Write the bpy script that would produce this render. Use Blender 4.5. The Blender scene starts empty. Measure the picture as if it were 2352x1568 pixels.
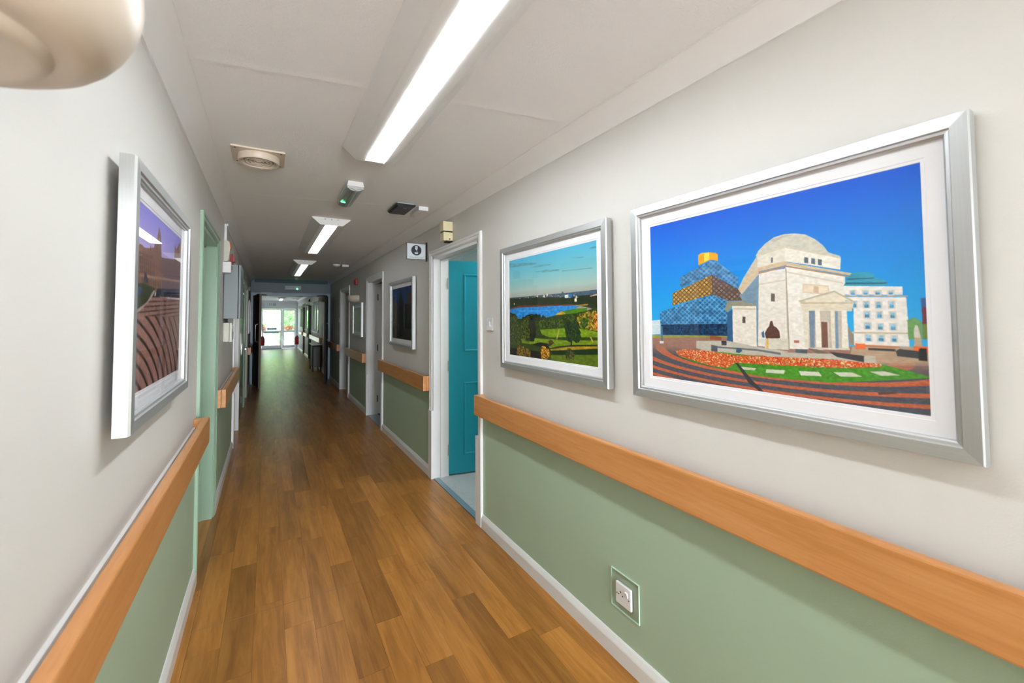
import bpy, bmesh, math, random
import numpy as np
from mathutils import Vector, Matrix
random.seed(7)
S = bpy.context.scene
COL = S.collection
# ------------------------------------------------------------------ camera
CAM_H = 1.47
yaw, pitch, roll = 0.5224, 0.0378, -0.0065
f_px, cy_px = 973.92, 692.52
cd = bpy.data.cameras.new('camera'); cam = bpy.data.objects.new('camera', cd); COL.objects.link(cam)
fw = Vector((math.sin(yaw)*math.cos(pitch), math.cos(yaw)*math.cos(pitch), math.sin(pitch)))
r0 = Vector((math.cos(yaw), -math.sin(yaw), 0)); u0 = r0.cross(fw)
rt = math.cos(roll)*r0 + math.sin(roll)*u0; up = -math.sin(roll)*r0 + math.cos(roll)*u0
M = Matrix((rt, up, -fw)).transposed().to_4x4(); M.translation = (0, 0, CAM_H)
cam.matrix_world = M
cd.sensor_width = 36; cd.lens = f_px/2352*36
cd.shift_y = (cy_px-784)/2352
cd.clip_start = .02; cd.clip_end = 300
cd.dof.use_dof = True; cd.dof.focus_distance = 2.1; cd.dof.aperture_fstop = 3.2
S.camera = cam
# ------------------------------------------------------------------ world, sun, exposure
S.view_settings.view_transform = 'Standard'; S.view_settings.look = 'None'
S.view_settings.gamma = 1; S.view_settings.exposure = 1.1
S.view_settings.use_curve_mapping = False
wd = bpy.data.worlds.new('world'); S.world = wd; wd.use_nodes = True
wn = wd.node_tree; wn.nodes.clear()
wo = wn.nodes.new('ShaderNodeOutputWorld'); wb = wn.nodes.new('ShaderNodeBackground')
sk = wn.nodes.new('ShaderNodeTexSky'); sk.sky_type = 'NISHITA'; sk.sun_disc = False
sk.sun_elevation = math.radians(42); sk.sun_rotation = math.radians(200); sk.air_density = 1.0; sk.dust_density = 3.0
wb.inputs[1].default_value = SKY_STRENGTH = .9
wn.links.new(sk.outputs[0], wb.inputs[0]); wn.links.new(wb.outputs[0], wo.inputs[0])
sl = bpy.data.lights.new('sun', 'SUN'); sl.energy = 12; sl.angle = math.radians(1.5); sl.color = (1, .95, .86)
sun = bpy.data.objects.new('sun', sl); COL.objects.link(sun)
sun.rotation_euler = (math.radians(46), 0, math.radians(-22))       # shines away from the camera, onto the garden
LAMP_NEAR, LAMP_MID, LAMP_FAR = 18.5, 4.6, .65                       # diffuser radiance of the ceiling lights
def area(name, loc, rot, sx, sy, e, col):
    l = bpy.data.lights.new(name, 'AREA'); l.shape = 'RECTANGLE'; l.size = sx; l.size_y = sy; l.energy = e; l.color = col
    o = bpy.data.objects.new(name, l); COL.objects.link(o); o.location = loc; o.rotation_euler = rot; return o
area('added_fill_behind', (.5, -6.0, 1.1), (math.radians(99), 0, 0), 1.5, 1.9, 200, (.92, .97, 1.02))   # fill light added behind the viewer; no entrance is built there
# ------------------------------------------------------------------ helpers
def lin(c):
    return tuple((v/255/12.92 if v/255 <= .04045 else ((v/255+.055)/1.055)**2.4) for v in c)
def tagp(o, label=None, cat=None, group=None, kind=None):
    if label: o['label'] = label
    if cat: o['category'] = cat
    if group: o['group'] = group
    if kind: o['kind'] = kind
    return o
class MB:
    def __init__(s): s.v = []; s.f = []; s.sm = []
    def add(s, vs, fs, smooth=False):
        n = len(s.v); s.v += [tuple(v) for v in vs]
        for f in fs: s.f.append([i+n for i in f]); s.sm.append(smooth)
        return s
    def box(s, x0, x1, y0, y1, z0, z1, c=0):
        if x0 > x1: x0, x1 = x1, x0
        if y0 > y1: y0, y1 = y1, y0
        if z0 > z1: z0, z1 = z1, z0
        if c:
            bm = bmesh.new(); r = bmesh.ops.create_cube(bm, size=1)
            for v in bm.verts:
                v.co = Vector(((x0+x1)/2+v.co.x*(x1-x0), (y0+y1)/2+v.co.y*(y1-y0), (z0+z1)/2+v.co.z*(z1-z0)))
            bmesh.ops.bevel(bm, geom=bm.edges[:], offset=c, segments=2, affect='EDGES', profile=.6)
            bm.verts.index_update()
            s.add([v.co.copy() for v in bm.verts], [[v.index for v in f.verts] for f in bm.faces]); bm.free()
            return s
        return s.add([(x0,y0,z0),(x1,y0,z0),(x1,y1,z0),(x0,y1,z0),(x0,y0,z1),(x1,y0,z1),(x1,y1,z1),(x0,y1,z1)],
                     [(0,3,2,1),(4,5,6,7),(0,1,5,4),(1,2,6,5),(2,3,7,6),(3,0,4,7)])
    def prism(s, prof, a0, a1, fn, smooth=False, caps=True):
        """prof: closed 2-D outline, a0/a1 the ends; fn(p, q, a) -> point"""
        n = len(prof)
        vs = [fn(p, q, a0) for p, q in prof]+[fn(p, q, a1) for p, q in prof]
        fs = [(i, (i+1) % n, (i+1) % n+n, i+n) for i in range(n)]
        s.add(vs, fs, smooth)
        if caps: s.add(vs, [list(range(n))[::-1], list(range(n, 2*n))])
        return s
    def lathe(s, prof, c, axis='z', n=32, a0=0, a1=2*math.pi, smooth=True, sx=1, sy=1):
        full = abs(a1-a0-2*math.pi) < 1e-6; m = n if full else n+1
        vs = []
        for k in range(m):
            a = a0+(a1-a0)*k/n
            for r, h in prof:
                p = (r*math.cos(a)*sx, r*math.sin(a)*sy, h)
                if axis == 'x': p = (h, p[0], p[1])
                if axis == 'y': p = (p[0], h, p[1])
                vs.append((c[0]+p[0], c[1]+p[1], c[2]+p[2]))
        L = len(prof); fs = []
        for k in range(n):
            k2 = (k+1) % m
            for i in range(L-1): fs.append((k*L+i, k2*L+i, k2*L+i+1, k*L+i+1))
        return s.add(vs, fs, smooth)
    def cyl(s, c, r, h, axis='z', n=20):
        return s.lathe([(0, 0), (r, 0), (r, h), (0, h)], c, axis, n, smooth=False)
    def tube(s, pts, r, n=8):
        P = [Vector(p) for p in pts]; vs = []
        for i, p in enumerate(P):
            t = (P[min(i+1, len(P)-1)]-P[max(i-1, 0)]).normalized()
            a = t.orthogonal().normalized() if i == 0 else (a-t*a.dot(t)).normalized()
            b = t.cross(a)
            for k in range(n):
                an = 2*math.pi*k/n; vs.append(p+a*r*math.cos(an)+b*r*math.sin(an))
        fs = [(i*n+k, i*n+(k+1) % n, (i+1)*n+(k+1) % n, (i+1)*n+k) for i in range(len(P)-1) for k in range(n)]
        s.add(vs, fs, True); m = (len(P)-1)*n
        return s.add(vs, [list(range(n))[::-1], list(range(m, m+n))])
    def build(s, name, mat, parent=None, loc=None):
        me = bpy.data.meshes.new(name)
        off = Vector(loc) if loc else (Vector(parent['o']) if parent and 'o' in parent else Vector((0, 0, 0)))
        me.from_pydata([(v[0]-off[0], v[1]-off[1], v[2]-off[2]) for v in s.v], [], s.f); 
        bm = bmesh.new(); bm.from_mesh(me); bmesh.ops.remove_doubles(bm, verts=bm.verts, dist=1e-6)
        bmesh.ops.recalc_face_normals(bm, faces=bm.faces)
        bm.to_mesh(me); bm.free()
        if any(s.sm): 
            me.polygons.foreach_set('use_smooth', [True]*len(me.polygons))
            me.set_sharp_from_angle(angle=math.radians(40))
        me.materials.append(mat)
        o = bpy.data.objects.new(name, me); COL.objects.link(o)
        if parent:
            o.parent = parent
            if loc: o.location = Vector(loc)-Vector(parent['o'])
            o['o'] = tuple(off)
        else:
            o.location = off; o['o'] = tuple(off)
        return o
def thing(name, loc, label, cat, group=None, kind=None):
    o = bpy.data.objects.new(name, None); o.empty_display_size = .05; COL.objects.link(o)
    o.location = loc; o['o'] = tuple(loc)
    return tagp(o, label, cat, group, kind)
def copy_tree(o, dx, label, parent=None):
    c = o.copy(); COL.objects.link(c); c.parent = parent
    if parent is None: c.location = Vector(o.location)+Vector(dx)
    if label: c['label'] = label
    for ch in [k for k in COL.objects if k.parent == o]: copy_tree(ch, dx, None, c)
    return c
# ------------------------------------------------------------------ materials
def nodes(name):
    m = bpy.data.materials.new(name); m.use_nodes = True; nt = m.node_tree
    return m, nt, nt.nodes['Principled BSDF'], nt.nodes['Material Output']
def N(nt, t, **kw):
    n = nt.nodes.new(t)
    for k, v in kw.items():
        if isinstance(k, str) and k.startswith('i_'): n.inputs[k[2:].replace('_', ' ')].default_value = v
        else: setattr(n, k, v)
    return n
def plain(name, c, rough=.5, metal=0, var=.04, vs=6, bump=0, bs=200, spec=.5, coat=0, emit=None, es=0):
    m, nt, b, o = nodes(name); L = nt.links
    c = tuple(c)+(1,)
    tc = N(nt, 'ShaderNodeTexCoord'); nz = N(nt, 'ShaderNodeTexNoise'); nz.inputs['Scale'].default_value = vs; nz.inputs['Detail'].default_value = 4
    L.new(tc.outputs['Object'], nz.inputs['Vector'])
    mx = N(nt, 'ShaderNodeMix', data_type='RGBA'); mx.inputs[6].default_value = tuple(v*(1-var) for v in c[:3])+(1,); mx.inputs[7].default_value = tuple(min(1, v*(1+var)) for v in c[:3])+(1,)
    L.new(nz.outputs[0], mx.inputs[0]); L.new(mx.outputs[2], b.inputs['Base Color'])
    b.inputs['Roughness'].default_value = rough; b.inputs['Metallic'].default_value = metal
    b.inputs['Specular IOR Level'].default_value = spec; b.inputs['Coat Weight'].default_value = coat; b.inputs['Coat Roughness'].default_value = .08
    if bump:
        n2 = N(nt, 'ShaderNodeTexNoise'); n2.inputs['Scale'].default_value = bs; n2.inputs['Detail'].default_value = 3
        L.new(tc.outputs['Object'], n2.inputs['Vector'])
        bp = N(nt, 'ShaderNodeBump'); bp.inputs['Strength'].default_value = bump; bp.inputs['Distance'].default_value = .002
        L.new(n2.outputs[0], bp.inputs['Height']); L.new(bp.outputs[0], b.inputs['Normal'])
    if emit: b.inputs['Emission Color'].default_value = tuple(emit)+(1,); b.inputs['Emission Strength'].default_value = es
    return m
def wall_mat():
    m, nt, b, o = nodes('wall_paint'); L = nt.links
    g = N(nt, 'ShaderNodeNewGeometry'); sp = N(nt, 'ShaderNodeSeparateXYZ'); L.new(g.outputs['Position'], sp.inputs[0])
    a = N(nt, 'ShaderNodeMath', operation='LESS_THAN'); a.inputs[1].default_value = .862; L.new(sp.outputs[2], a.inputs[0])
    c = N(nt, 'ShaderNodeMath', operation='LESS_THAN'); c.inputs[1].default_value = 11.35; L.new(sp.outputs[1], c.inputs[0])
    ml = N(nt, 'ShaderNodeMath', operation='MULTIPLY'); L.new(a.outputs[0], ml.inputs[0]); L.new(c.outputs[0], ml.inputs[1])
    nz = N(nt, 'ShaderNodeTexNoise'); nz.inputs['Scale'].default_value = 2.5; L.new(g.outputs['Position'], nz.inputs['Vector'])
    cr = N(nt, 'ShaderNodeMix', data_type='RGBA'); cr.inputs[6].default_value = (.66,.645,.615,1); cr.inputs[7].default_value = (.69,.675,.645,1)
    gr = N(nt, 'ShaderNodeMix', data_type='RGBA'); gr.inputs[6].default_value = (.375,.495,.365,1); gr.inputs[7].default_value = (.40,.52,.385,1)
    L.new(nz.outputs[0], cr.inputs[0]); L.new(nz.outputs[0], gr.inputs[0])
    mx = N(nt, 'ShaderNodeMix', data_type='RGBA'); L.new(ml.outputs[0], mx.inputs[0]); L.new(cr.outputs[2], mx.inputs[6]); L.new(gr.outputs[2], mx.inputs[7])
    L.new(mx.outputs[2], b.inputs['Base Color']); b.inputs['Roughness'].default_value = .5; b.inputs['Specular IOR Level'].default_value = .35
    n2 = N(nt, 'ShaderNodeTexNoise'); n2.inputs['Scale'].default_value = 260; n2.inputs['Detail'].default_value = 2; L.new(g.outputs['Position'], n2.inputs['Vector'])
    bp = N(nt, 'ShaderNodeBump'); bp.inputs['Strength'].default_value = .22; bp.inputs['Distance'].default_value = .0015
    L.new(n2.outputs[0], bp.inputs['Height']); L.new(bp.outputs[0], b.inputs['Normal'])
    return m
def ceiling_mat():
    m, nt, b, o = nodes('ceiling_paper'); L = nt.links
    g = N(nt, 'ShaderNodeNewGeometry')
    b.inputs['Base Color'].default_value = (.83,.825,.82,1); b.inputs['Roughness'].default_value = .6
    n2 = N(nt, 'ShaderNodeTexNoise'); n2.inputs['Scale'].default_value = 150; n2.inputs['Detail'].default_value = 4; n2.inputs['Distortion'].default_value = 1.2
    L.new(g.outputs['Position'], n2.inputs['Vector'])
    bp = N(nt, 'ShaderNodeBump'); bp.inputs['Strength'].default_value = .6; bp.inputs['Distance'].default_value = .003
    L.new(n2.outputs[0], bp.inputs['Height']); L.new(bp.outputs[0], b.inputs['Normal'])
    return m
def wood_mat(name, c1, c2, c3, sc, rough, coat=0, plank=False, bump=.05):
    """grain runs along local Y; Object Info random shifts the tone of each piece"""
    m, nt, b, o = nodes(name); L = nt.links
    tc = N(nt, 'ShaderNodeTexCoord'); oi = N(nt, 'ShaderNodeObjectInfo')
    rv = N(nt, 'ShaderNodeVectorMath', operation='SCALE'); rv.inputs[0].default_value = (31, 17, 23); L.new(oi.outputs['Random'], rv.inputs['Scale'])
    ad = N(nt, 'ShaderNodeVectorMath', operation='ADD'); L.new(tc.outputs['Object'], ad.inputs[0]); L.new(rv.outputs[0], ad.inputs[1])
    mp = N(nt, 'ShaderNodeMapping'); mp.inputs['Scale'].default_value = sc; L.new(ad.outputs[0], mp.inputs[0])
    n1 = N(nt, 'ShaderNodeTexNoise'); n1.inputs['Scale'].default_value = 1; n1.inputs['Detail'].default_value = 6; n1.inputs['Roughness'].default_value = .62; n1.inputs['Distortion'].default_value = .9
    L.new(mp.outputs[0], n1.inputs['Vector'])
    mp2 = N(nt, 'ShaderNodeMapping'); mp2.inputs['Scale'].default_value = tuple(v*.16 for v in sc); L.new(ad.outputs[0], mp2.inputs[0])
    n2 = N(nt, 'ShaderNodeTexNoise'); n2.inputs['Scale'].default_value = 1; n2.inputs['Detail'].default_value = 3; n2.inputs['Distortion'].default_value = 2.2
    L.new(mp2.outputs[0], n2.inputs['Vector'])
    cr = N(nt, 'ShaderNodeValToRGB'); e = cr.color_ramp.elements
    e[0].position = .3; e[0].color = c1+(1,); e[1].position = .72; e[1].color = c3+(1,); k = e.new(.5); k.color = c2+(1,)
    am = N(nt, 'ShaderNodeMix', data_type='FLOAT'); am.inputs[0].default_value = .45; L.new(n1.outputs[0], am.inputs[2]); L.new(n2.outputs[0], am.inputs[3])
    L.new(am.outputs[0], cr.inputs[0])
    if plank:
        hs = N(nt, 'ShaderNodeHueSaturation'); mr = N(nt, 'ShaderNodeMapRange'); mr.inputs[3].default_value = .78; mr.inputs[4].default_value = 1.20
        L.new(oi.outputs['Random'], mr.inputs[0]); L.new(mr.outputs[0], hs.inputs['Value']); L.new(cr.outputs[0], hs.inputs['Color']); L.new(hs.outputs[0], b.inputs['Base Color'])
        g = N(nt, 'ShaderNodeNewGeometry'); mp3 = N(nt, 'ShaderNodeMapping'); mp3.inputs['Scale'].default_value = (1.1, 7, 1); L.new(g.outputs['Position'], mp3.inputs[0])
        n3 = N(nt, 'ShaderNodeTexNoise'); n3.inputs['Scale'].default_value = 1; n3.inputs['Detail'].default_value = 1; L.new(mp3.outputs[0], n3.inputs['Vector'])
        b0 = N(nt, 'ShaderNodeBump'); b0.inputs['Strength'].default_value = .5; b0.inputs['Distance'].default_value = .0022; L.new(n3.outputs[0], b0.inputs['Height'])
    else:
        L.new(cr.outputs[0], b.inputs['Base Color'])
    bp = N(nt, 'ShaderNodeBump'); bp.inputs['Strength'].default_value = bump; bp.inputs['Distance'].default_value = .001; L.new(n1.outputs[0], bp.inputs['Height'])
    if plank: L.new(b0.outputs[0], bp.inputs['Normal'])
    L.new(bp.outputs[0], b.inputs['Normal'])
    b.inputs['Roughness'].default_value = rough; b.inputs['Coat Weight'].default_value = coat; b.inputs['Coat Roughness'].default_value = .15; b.inputs['Specular IOR Level'].default_value = .38 if plank else .15 if name == 'dark_door_wood' else .5
    return m
def brushed(name, sc, g=1.0):
    m, nt, b, o = nodes(name); L = nt.links
    tc = N(nt, 'ShaderNodeTexCoord'); mp = N(nt, 'ShaderNodeMapping'); mp.inputs['Scale'].default_value = sc; L.new(tc.outputs['Object'], mp.inputs[0])
    n = N(nt, 'ShaderNodeTexNoise'); n.inputs['Scale'].default_value = 1; n.inputs['Detail'].default_value = 3; L.new(mp.outputs[0], n.inputs['Vector'])
    cr = N(nt, 'ShaderNodeMix', data_type='RGBA'); cr.inputs[6].default_value = (.50*g,.515*g,.52*g,1); cr.inputs[7].default_value = (.64*g,.655*g,.655*g,1)
    L.new(n.outputs[0], cr.inputs[0]); L.new(cr.outputs[2], b.inputs['Base Color'])
    b.inputs['Metallic'].default_value = .8; b.inputs['Roughness'].default_value = .42
    bp = N(nt, 'ShaderNodeBump'); bp.inputs['Strength'].default_value = .12; bp.inputs['Distance'].default_value = .0004; L.new(n.outputs[0], bp.inputs['Height']); L.new(bp.outputs[0], b.inputs['Normal'])
    return m
def glass_mat(name, tint=(1,1,1), refl=1.0, ior=1.5):
    m = bpy.data.materials.new(name); m.use_nodes = True; nt = m.node_tree; nt.nodes.clear(); L = nt.links
    o = N(nt, 'ShaderNodeOutputMaterial'); t = N(nt, 'ShaderNodeBsdfTransparent'); t.inputs[0].default_value = tint+(1,)
    g = N(nt, 'ShaderNodeBsdfGlossy'); g.inputs['Roughness'].default_value = .02
    ge = N(nt, 'ShaderNodeNewGeometry'); dp = N(nt, 'ShaderNodeVectorMath', operation='DOT_PRODUCT'); L.new(ge.outputs['Incoming'], dp.inputs[0]); L.new(ge.outputs['Normal'], dp.inputs[1])
    ab = N(nt, 'ShaderNodeMath', operation='ABSOLUTE'); L.new(dp.outputs['Value'], ab.inputs[0]); om = N(nt, 'ShaderNodeMath', operation='SUBTRACT'); om.inputs[0].default_value = 1; L.new(ab.outputs[0], om.inputs[1])
    pw = N(nt, 'ShaderNodeMath', operation='POWER'); pw.inputs[1].default_value = 5; L.new(om.outputs[0], pw.inputs[0])
    ml = N(nt, 'ShaderNodeMath', operation='MULTIPLY_ADD'); ml.inputs[1].default_value = .96*refl; ml.inputs[2].default_value = .04*refl; L.new(pw.outputs[0], ml.inputs[0])
    x = N(nt, 'ShaderNodeMixShader'); L.new(ml.outputs[0], x.inputs[0]); L.new(t.outputs[0], x.inputs[1]); L.new(g.outputs[0], x.inputs[2]); L.new(x.outputs[0], o.inputs[0])
    return m
def print_mat():
    m, nt, b, o = nodes('photo_print'); a = N(nt, 'ShaderNodeVertexColor'); a.layer_name = 'ink'
    nt.links.new(a.outputs[0], b.inputs['Base Color']); b.inputs['Roughness'].default_value = .5; b.inputs['Specular IOR Level'].default_value = .2
    return m
def emis(name, c, s):
    m, nt, b, o = nodes(name); b.inputs['Base Color'].default_value = (.8,.8,.8,1)
    b.inputs['Emission Color'].default_value = tuple(c)+(1,); b.inputs['Emission Strength'].default_value = s
    return m
WALL = wall_mat(); CEIL = ceiling_mat()
COVE = plain('cove_plaster', (.82,.815,.81), .55, var=.02)
WHITE = plain('white_gloss_paint', (.74,.745,.74), .3, var=.02, bump=.05, bs=60)
PLASTIC = plain('white_plastic', (.76,.76,.77), .32, var=.01)
GREY_PL = plain('grey_plastic', (.45,.46,.46), .35, var=.02)
CREAM_PL = plain('cream_plastic', (.70,.62,.40), .35, var=.02)
IVORY = plain('ivory_plastic', (.56,.56,.47), .35, var=.02)
SHADE = plain('cream_shade', (.60,.52,.425), .38, var=.02)
VENT = plain('vent_plastic', (.62,.53,.43), .4, var=.02)
BLACK = plain('black_plastic', (.008,.008,.009), .35, var=.02)
BLACKM = plain('matt_black', (.01,.01,.01), .7, var=.02)
GREEN_DOOR = plain('sage_gloss_paint', (.30,.44,.33), .28, var=.02, bump=.05, bs=60)
TEAL = plain('teal_gloss_paint', (.012,.33,.43), .3, var=.04, bump=.06, bs=40)
SHADED_WHITE = plain('blue_shaded_white_paint', (.085,.125,.155), .45, var=.03)  # white header paint with dim blue shade put into its colour
RAILW = wood_mat('beech_rail', (.50,.205,.055), (.60,.265,.085), (.68,.33,.125), (60, 5, 60), .34, .25, bump=.03)
DARKW = wood_mat('dark_door_wood', (.010,.006,.004), (.016,.010,.007), (.024,.015,.010), (40, 40, 3), .5, 0)
PLANK = wood_mat('oak_vinyl_plank', (.20,.078,.014), (.36,.150,.028), (.52,.235,.052), (34, 2.8, 34), .33, .0, plank=True, bump=.12)
GAP = plain('floor_joint', (.06,.028,.012), .6)
SILVER_H = brushed('brushed_silver_level', (900, 6, 900)); SILVER_V = brushed('brushed_silver_upright', (900, 900, 6), .82)
METAL = plain('satin_metal', (.62,.62,.60), .28, metal=.9)
DARKM = plain('dark_bronze_metal', (.05,.05,.05), .4, metal=.8)
CABGREY = plain('grey_steel_paint', (.18,.21,.225), .4, var=.01)
RED = plain('red_gloss', (.35,.006,.008), .3); ORANGE = plain('orange_plastic', (.8,.16,.03), .4)
MATW = plain('mat_board', (.88,.88,.91), .75, var=.005); MATB = plain('mat_bevel', (.86,.86,.87), .8, var=.005)
GLASS = glass_mat('picture_glass', refl=.6); PANE = glass_mat('door_glass', (.93,.97,.96), refl=1.0)
GLASSC = glass_mat('clear_ribbed_cover', (.93,.95,.95), refl=1.4)
PRINT = print_mat()
WALLP = WALL
# ------------------------------------------------------------------ dimensions
L_ = -.3424; R_ = 1.3334; ZC = 2.40; Y0 = -6.2; YE = 24.3; YP = 11.3
SX = {'r': lambda h: R_-h, 'l': lambda h: L_+h}                     # h metres out from a side wall
# ------------------------------------------------------------------ floor
floor = tagp(MB().box(-.6, R_+.15, Y0-.1, YE+.15, -.12, -.0035).build('floor', GAP), 'oak-look plank floor running the length of the corridor', 'floor', kind='structure')
PW, PL = .127, .914
ends = {-3: 2.353, -2: 3.046, -1: 2.586, -4: 2.9, 0: 3.25, 1: 2.262, 2: 2.78, 3: 2.153, 4: 1.79, 5: 2.36, 6: 3.04, 7: 2.66, 8: 1.692, 9: 2.2}
pm = MB().box(0, PW-.0007, 0, PL-.0007, -.0035, 0).build('plank', PLANK, floor)
cuts = {}; first = True; rest = MB()
xg0 = .089
for ci in range(-4, 10):
    xa = xg0+ci*PW; xb = xa+PW
    xa2 = max(xa, L_-.16 if False else L_); xb2 = min(xb, R_)
    if xb2-xa2 < .01: continue
    y = ends[ci]-PL*math.ceil((ends[ci]-Y0)/PL)
    while y < YE:
        ya, yb = max(y, Y0), min(y+PL, YE)
        if yb-ya > .02:
            if yb > .2 and ya < YP+1.0:
                key = (round(xb2-xa2, 3), round(yb-ya, 3))
                if key == (PW, PL): me = pm.data
                else:
                    if key not in cuts:
                        t = MB().box(0, key[0]-.0007, 0, key[1]-.0007, -.0035, 0).build('plank', PLANK, floor); cuts[key] = t.data
                        bpy.data.objects.remove(t)
                    me = cuts[key]
                o = pm if (first and me is pm.data) else bpy.data.objects.new('plank', me)
                if o is pm: first = False
                else: COL.objects.link(o); o.parent = floor
                o.location = (xa2, ya, 0)
            else: rest.box(xa2, xb2-.0007, ya, yb-.0007, -.0035, 0)
        y += PL
ro = rest.build('plank_field', PLANK, floor); ro['kind'] = 'stuff'
MB().box(L_+.02, R_-.02, 2.536, 2.539, 0, .0004).build('seam', plain('weld_seam', (.30,.14,.06), .4), floor)
for xa_, xb_, ya, yb in ((L_-.15, L_, 3.03, 3.90), (L_-.15, L_, 5.87, 6.78), (L_-.15, L_, 8.62, 9.5), (R_, R_+.15, 8.48, 9.54), (R_, R_+.15, 16.6, 17.5), (R_, R_+.15, 19.5, 20.35)):
    MB().box(xa_, xb_, ya, yb, -.0035, 0).build('plank', PLANK, floor)
# ------------------------------------------------------------------ walls
D_R = [(2.80, 3.80), (5.80, 6.77), (8.48, 9.54), (16.6, 17.5), (19.5, 20.35)]      # door openings, right wall
W_R = [(14.05, 15.85), (17.75, 19.05), (20.6, 22.2)]                               # far windows, right wall
D_L = [(3.03, 3.90), (5.87, 6.78), (6.93, 8.45), (8.62, 9.50)]
DH = 2.045
def wall(side, holes, wins, th=.15):
    mb = MB(); X = (R_, R_+th) if side == 'r' else (L_, L_-th)
    ev = sorted([(a, b, 'd') for a, b in holes]+[(a, b, 'w') for a, b in wins]); y = Y0
    for a, b, k in ev:
        mb.box(*X, y, a, 0, ZC)
        mb.box(*X, a, b, DH if k == 'd' else 2.03, ZC)
        if k == 'w': mb.box(*X, a, b, 0, 1.07)
        y = b
    mb.box(*X, y, YE, 0, ZC)
    return mb
tagp(wall('r', D_R, W_R).build('wall_right', WALLP), 'right corridor wall, cream above and sage green below the handrail', 'wall', kind='structure')
tagp(wall('l', D_L, []).build('wall_left', WALLP), 'left corridor wall, cream above and sage green below the handrail', 'wall', kind='structure')
tagp(MB().box(L_-.15, R_+.15, Y0-.15, Y0, 0, ZC).build('wall_back', WALLP), 'cream wall closing the corridor behind the viewer', 'wall', kind='structure')
ceil = tagp(MB().box(-1.6, 3.6, Y0-.15, YE+.15, ZC, ZC+.2).build('ceiling', CEIL), 'textured off-white corridor ceiling with faint board joints', 'ceiling', kind='structure')
for yj in (1.79, 3.65, 6.4):
    MB().prism([(yj-.03, 0), (yj, -.0016), (yj+.035, 0), (yj+.035, .002), (yj-.03, .002)], L_+.09, R_-.09, lambda p, q, a: (a, p-.17*(a-.04), ZC+q)).build('board_joint', CEIL, ceil)
def coving(side, y0, y1):
    pr = [(0, 2.3164), (.012, 2.3164)]+[(.012+.074*(1-math.cos(t)), 2.3164+.003+.077*math.sin(t)) for t in np.linspace(0, math.pi/2, 9)][1:]+[(.0895, 2.40), (0, 2.40)]
    # concave cove: hug the corner
    pr = [(0, 2.3164), (.008, 2.3164)]+[(.008+.078*(t**1.0)*1.0, 2.3164+.004+.074*t-.016*math.sin(math.pi*t)*-1) for t in np.linspace(0, 1, 10)]+[(.0895, 2.394), (.0895, 2.40), (0, 2.40)]
    return MB().prism(pr, y0, y1, lambda p, q, a: (SX[side](p), a, q), smooth=True)
tagp(coving('r', Y0, YP).build('trim_1', COVE), 'white plaster coving along the top of the right wall', 'coving', kind='structure')
tagp(coving('l', Y0, YP).build('trim_2', COVE), 'white plaster coving along the top of the left wall', 'coving', kind='structure')
tagp(coving('r', YP+.12, YE).build('trim_3', COVE), 'plaster coving on the right wall beyond the dark doors', 'coving', kind='structure')
tagp(coving('l', YP+.12, YE).build('trim_4', COVE), 'plaster coving on the left wall beyond the dark doors', 'coving', kind='structure')
AW = .06
def gaps(holes, y0, y1, pad=AW):
    out = []; y = y0
    for a, b in sorted(holes):
        if a-pad > y: out.append((y, a-pad))
        y = b+pad
    if y < y1: out.append((y, y1))
    return [(max(a, y0), min(b, y1)) for a, b in out if b > y0 and a < y1 and min(b, y1)-max(a, y0) > .02]
SK = [(0, 0), (.018, 0), (.018, .060), (.0165, .066), (.008, .084), (.004, .0895), (0, .0895)]
for side, holes, nm in (('r', D_R, 'right'), ('l', D_L, 'left')):
    mb = MB(); ms = MB()
    for a, b in gaps(holes, Y0, YP-.05)+gaps(holes, YP+.15, YE):
        mb.prism(SK, a, b, lambda p, q, t, s=side: (SX[s](p), t, q))
    for a, b in gaps(holes, Y0, YP-.05): ms.box(SX[side](0), SX[side](.010), a, b, .835, .887)
    tagp(mb.build('baseboard_'+nm, WHITE), 'white gloss skirting board along the foot of the %s wall' % nm, 'skirting board', kind='structure')
    tagp(ms.build('trim_%d' % (5 if side == 'r' else 6), WHITE), 'narrow white dado strip behind the handrails of the %s wall' % nm, 'trim', kind='structure')
# ------------------------------------------------------------------ door sets
ARCH = [(0, 0), (0, .014), (.006, .018), (.020, .018), (.024, .014), (.044, .013), (.052, .007), (.056, .005), (.056, 0)]
def mitred(mb, prof, s0, s1, t0, t1, fn, sides, base_open=False):
    """moulding around the rectangle s0..s1 x t0..t1 ; prof = (inset, height)"""
    for sd in sides:
        A = []; B = []
        for d, h in prof:
            lo = t0 if base_open else t0+d
            if sd == 'b': A.append(fn(s0+d, t0+d, h)); B.append(fn(s1-d, t0+d, h))
            if sd == 't': A.append(fn(s0+d, t1-d, h)); B.append(fn(s1-d, t1-d, h))
            if sd == '0': A.append(fn(s0+d, lo, h)); B.append(fn(s0+d, t1-d, h))
            if sd == '1': A.append(fn(s1-d, lo, h)); B.append(fn(s1-d, t1-d, h))
        n = len(prof)
        mb.add(A+B, [(i, (i+1) % n, (i+1) % n+n, i+n) for i in range(n)]+[tuple(range(n)), tuple(range(n, 2*n))])
    return mb
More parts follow.
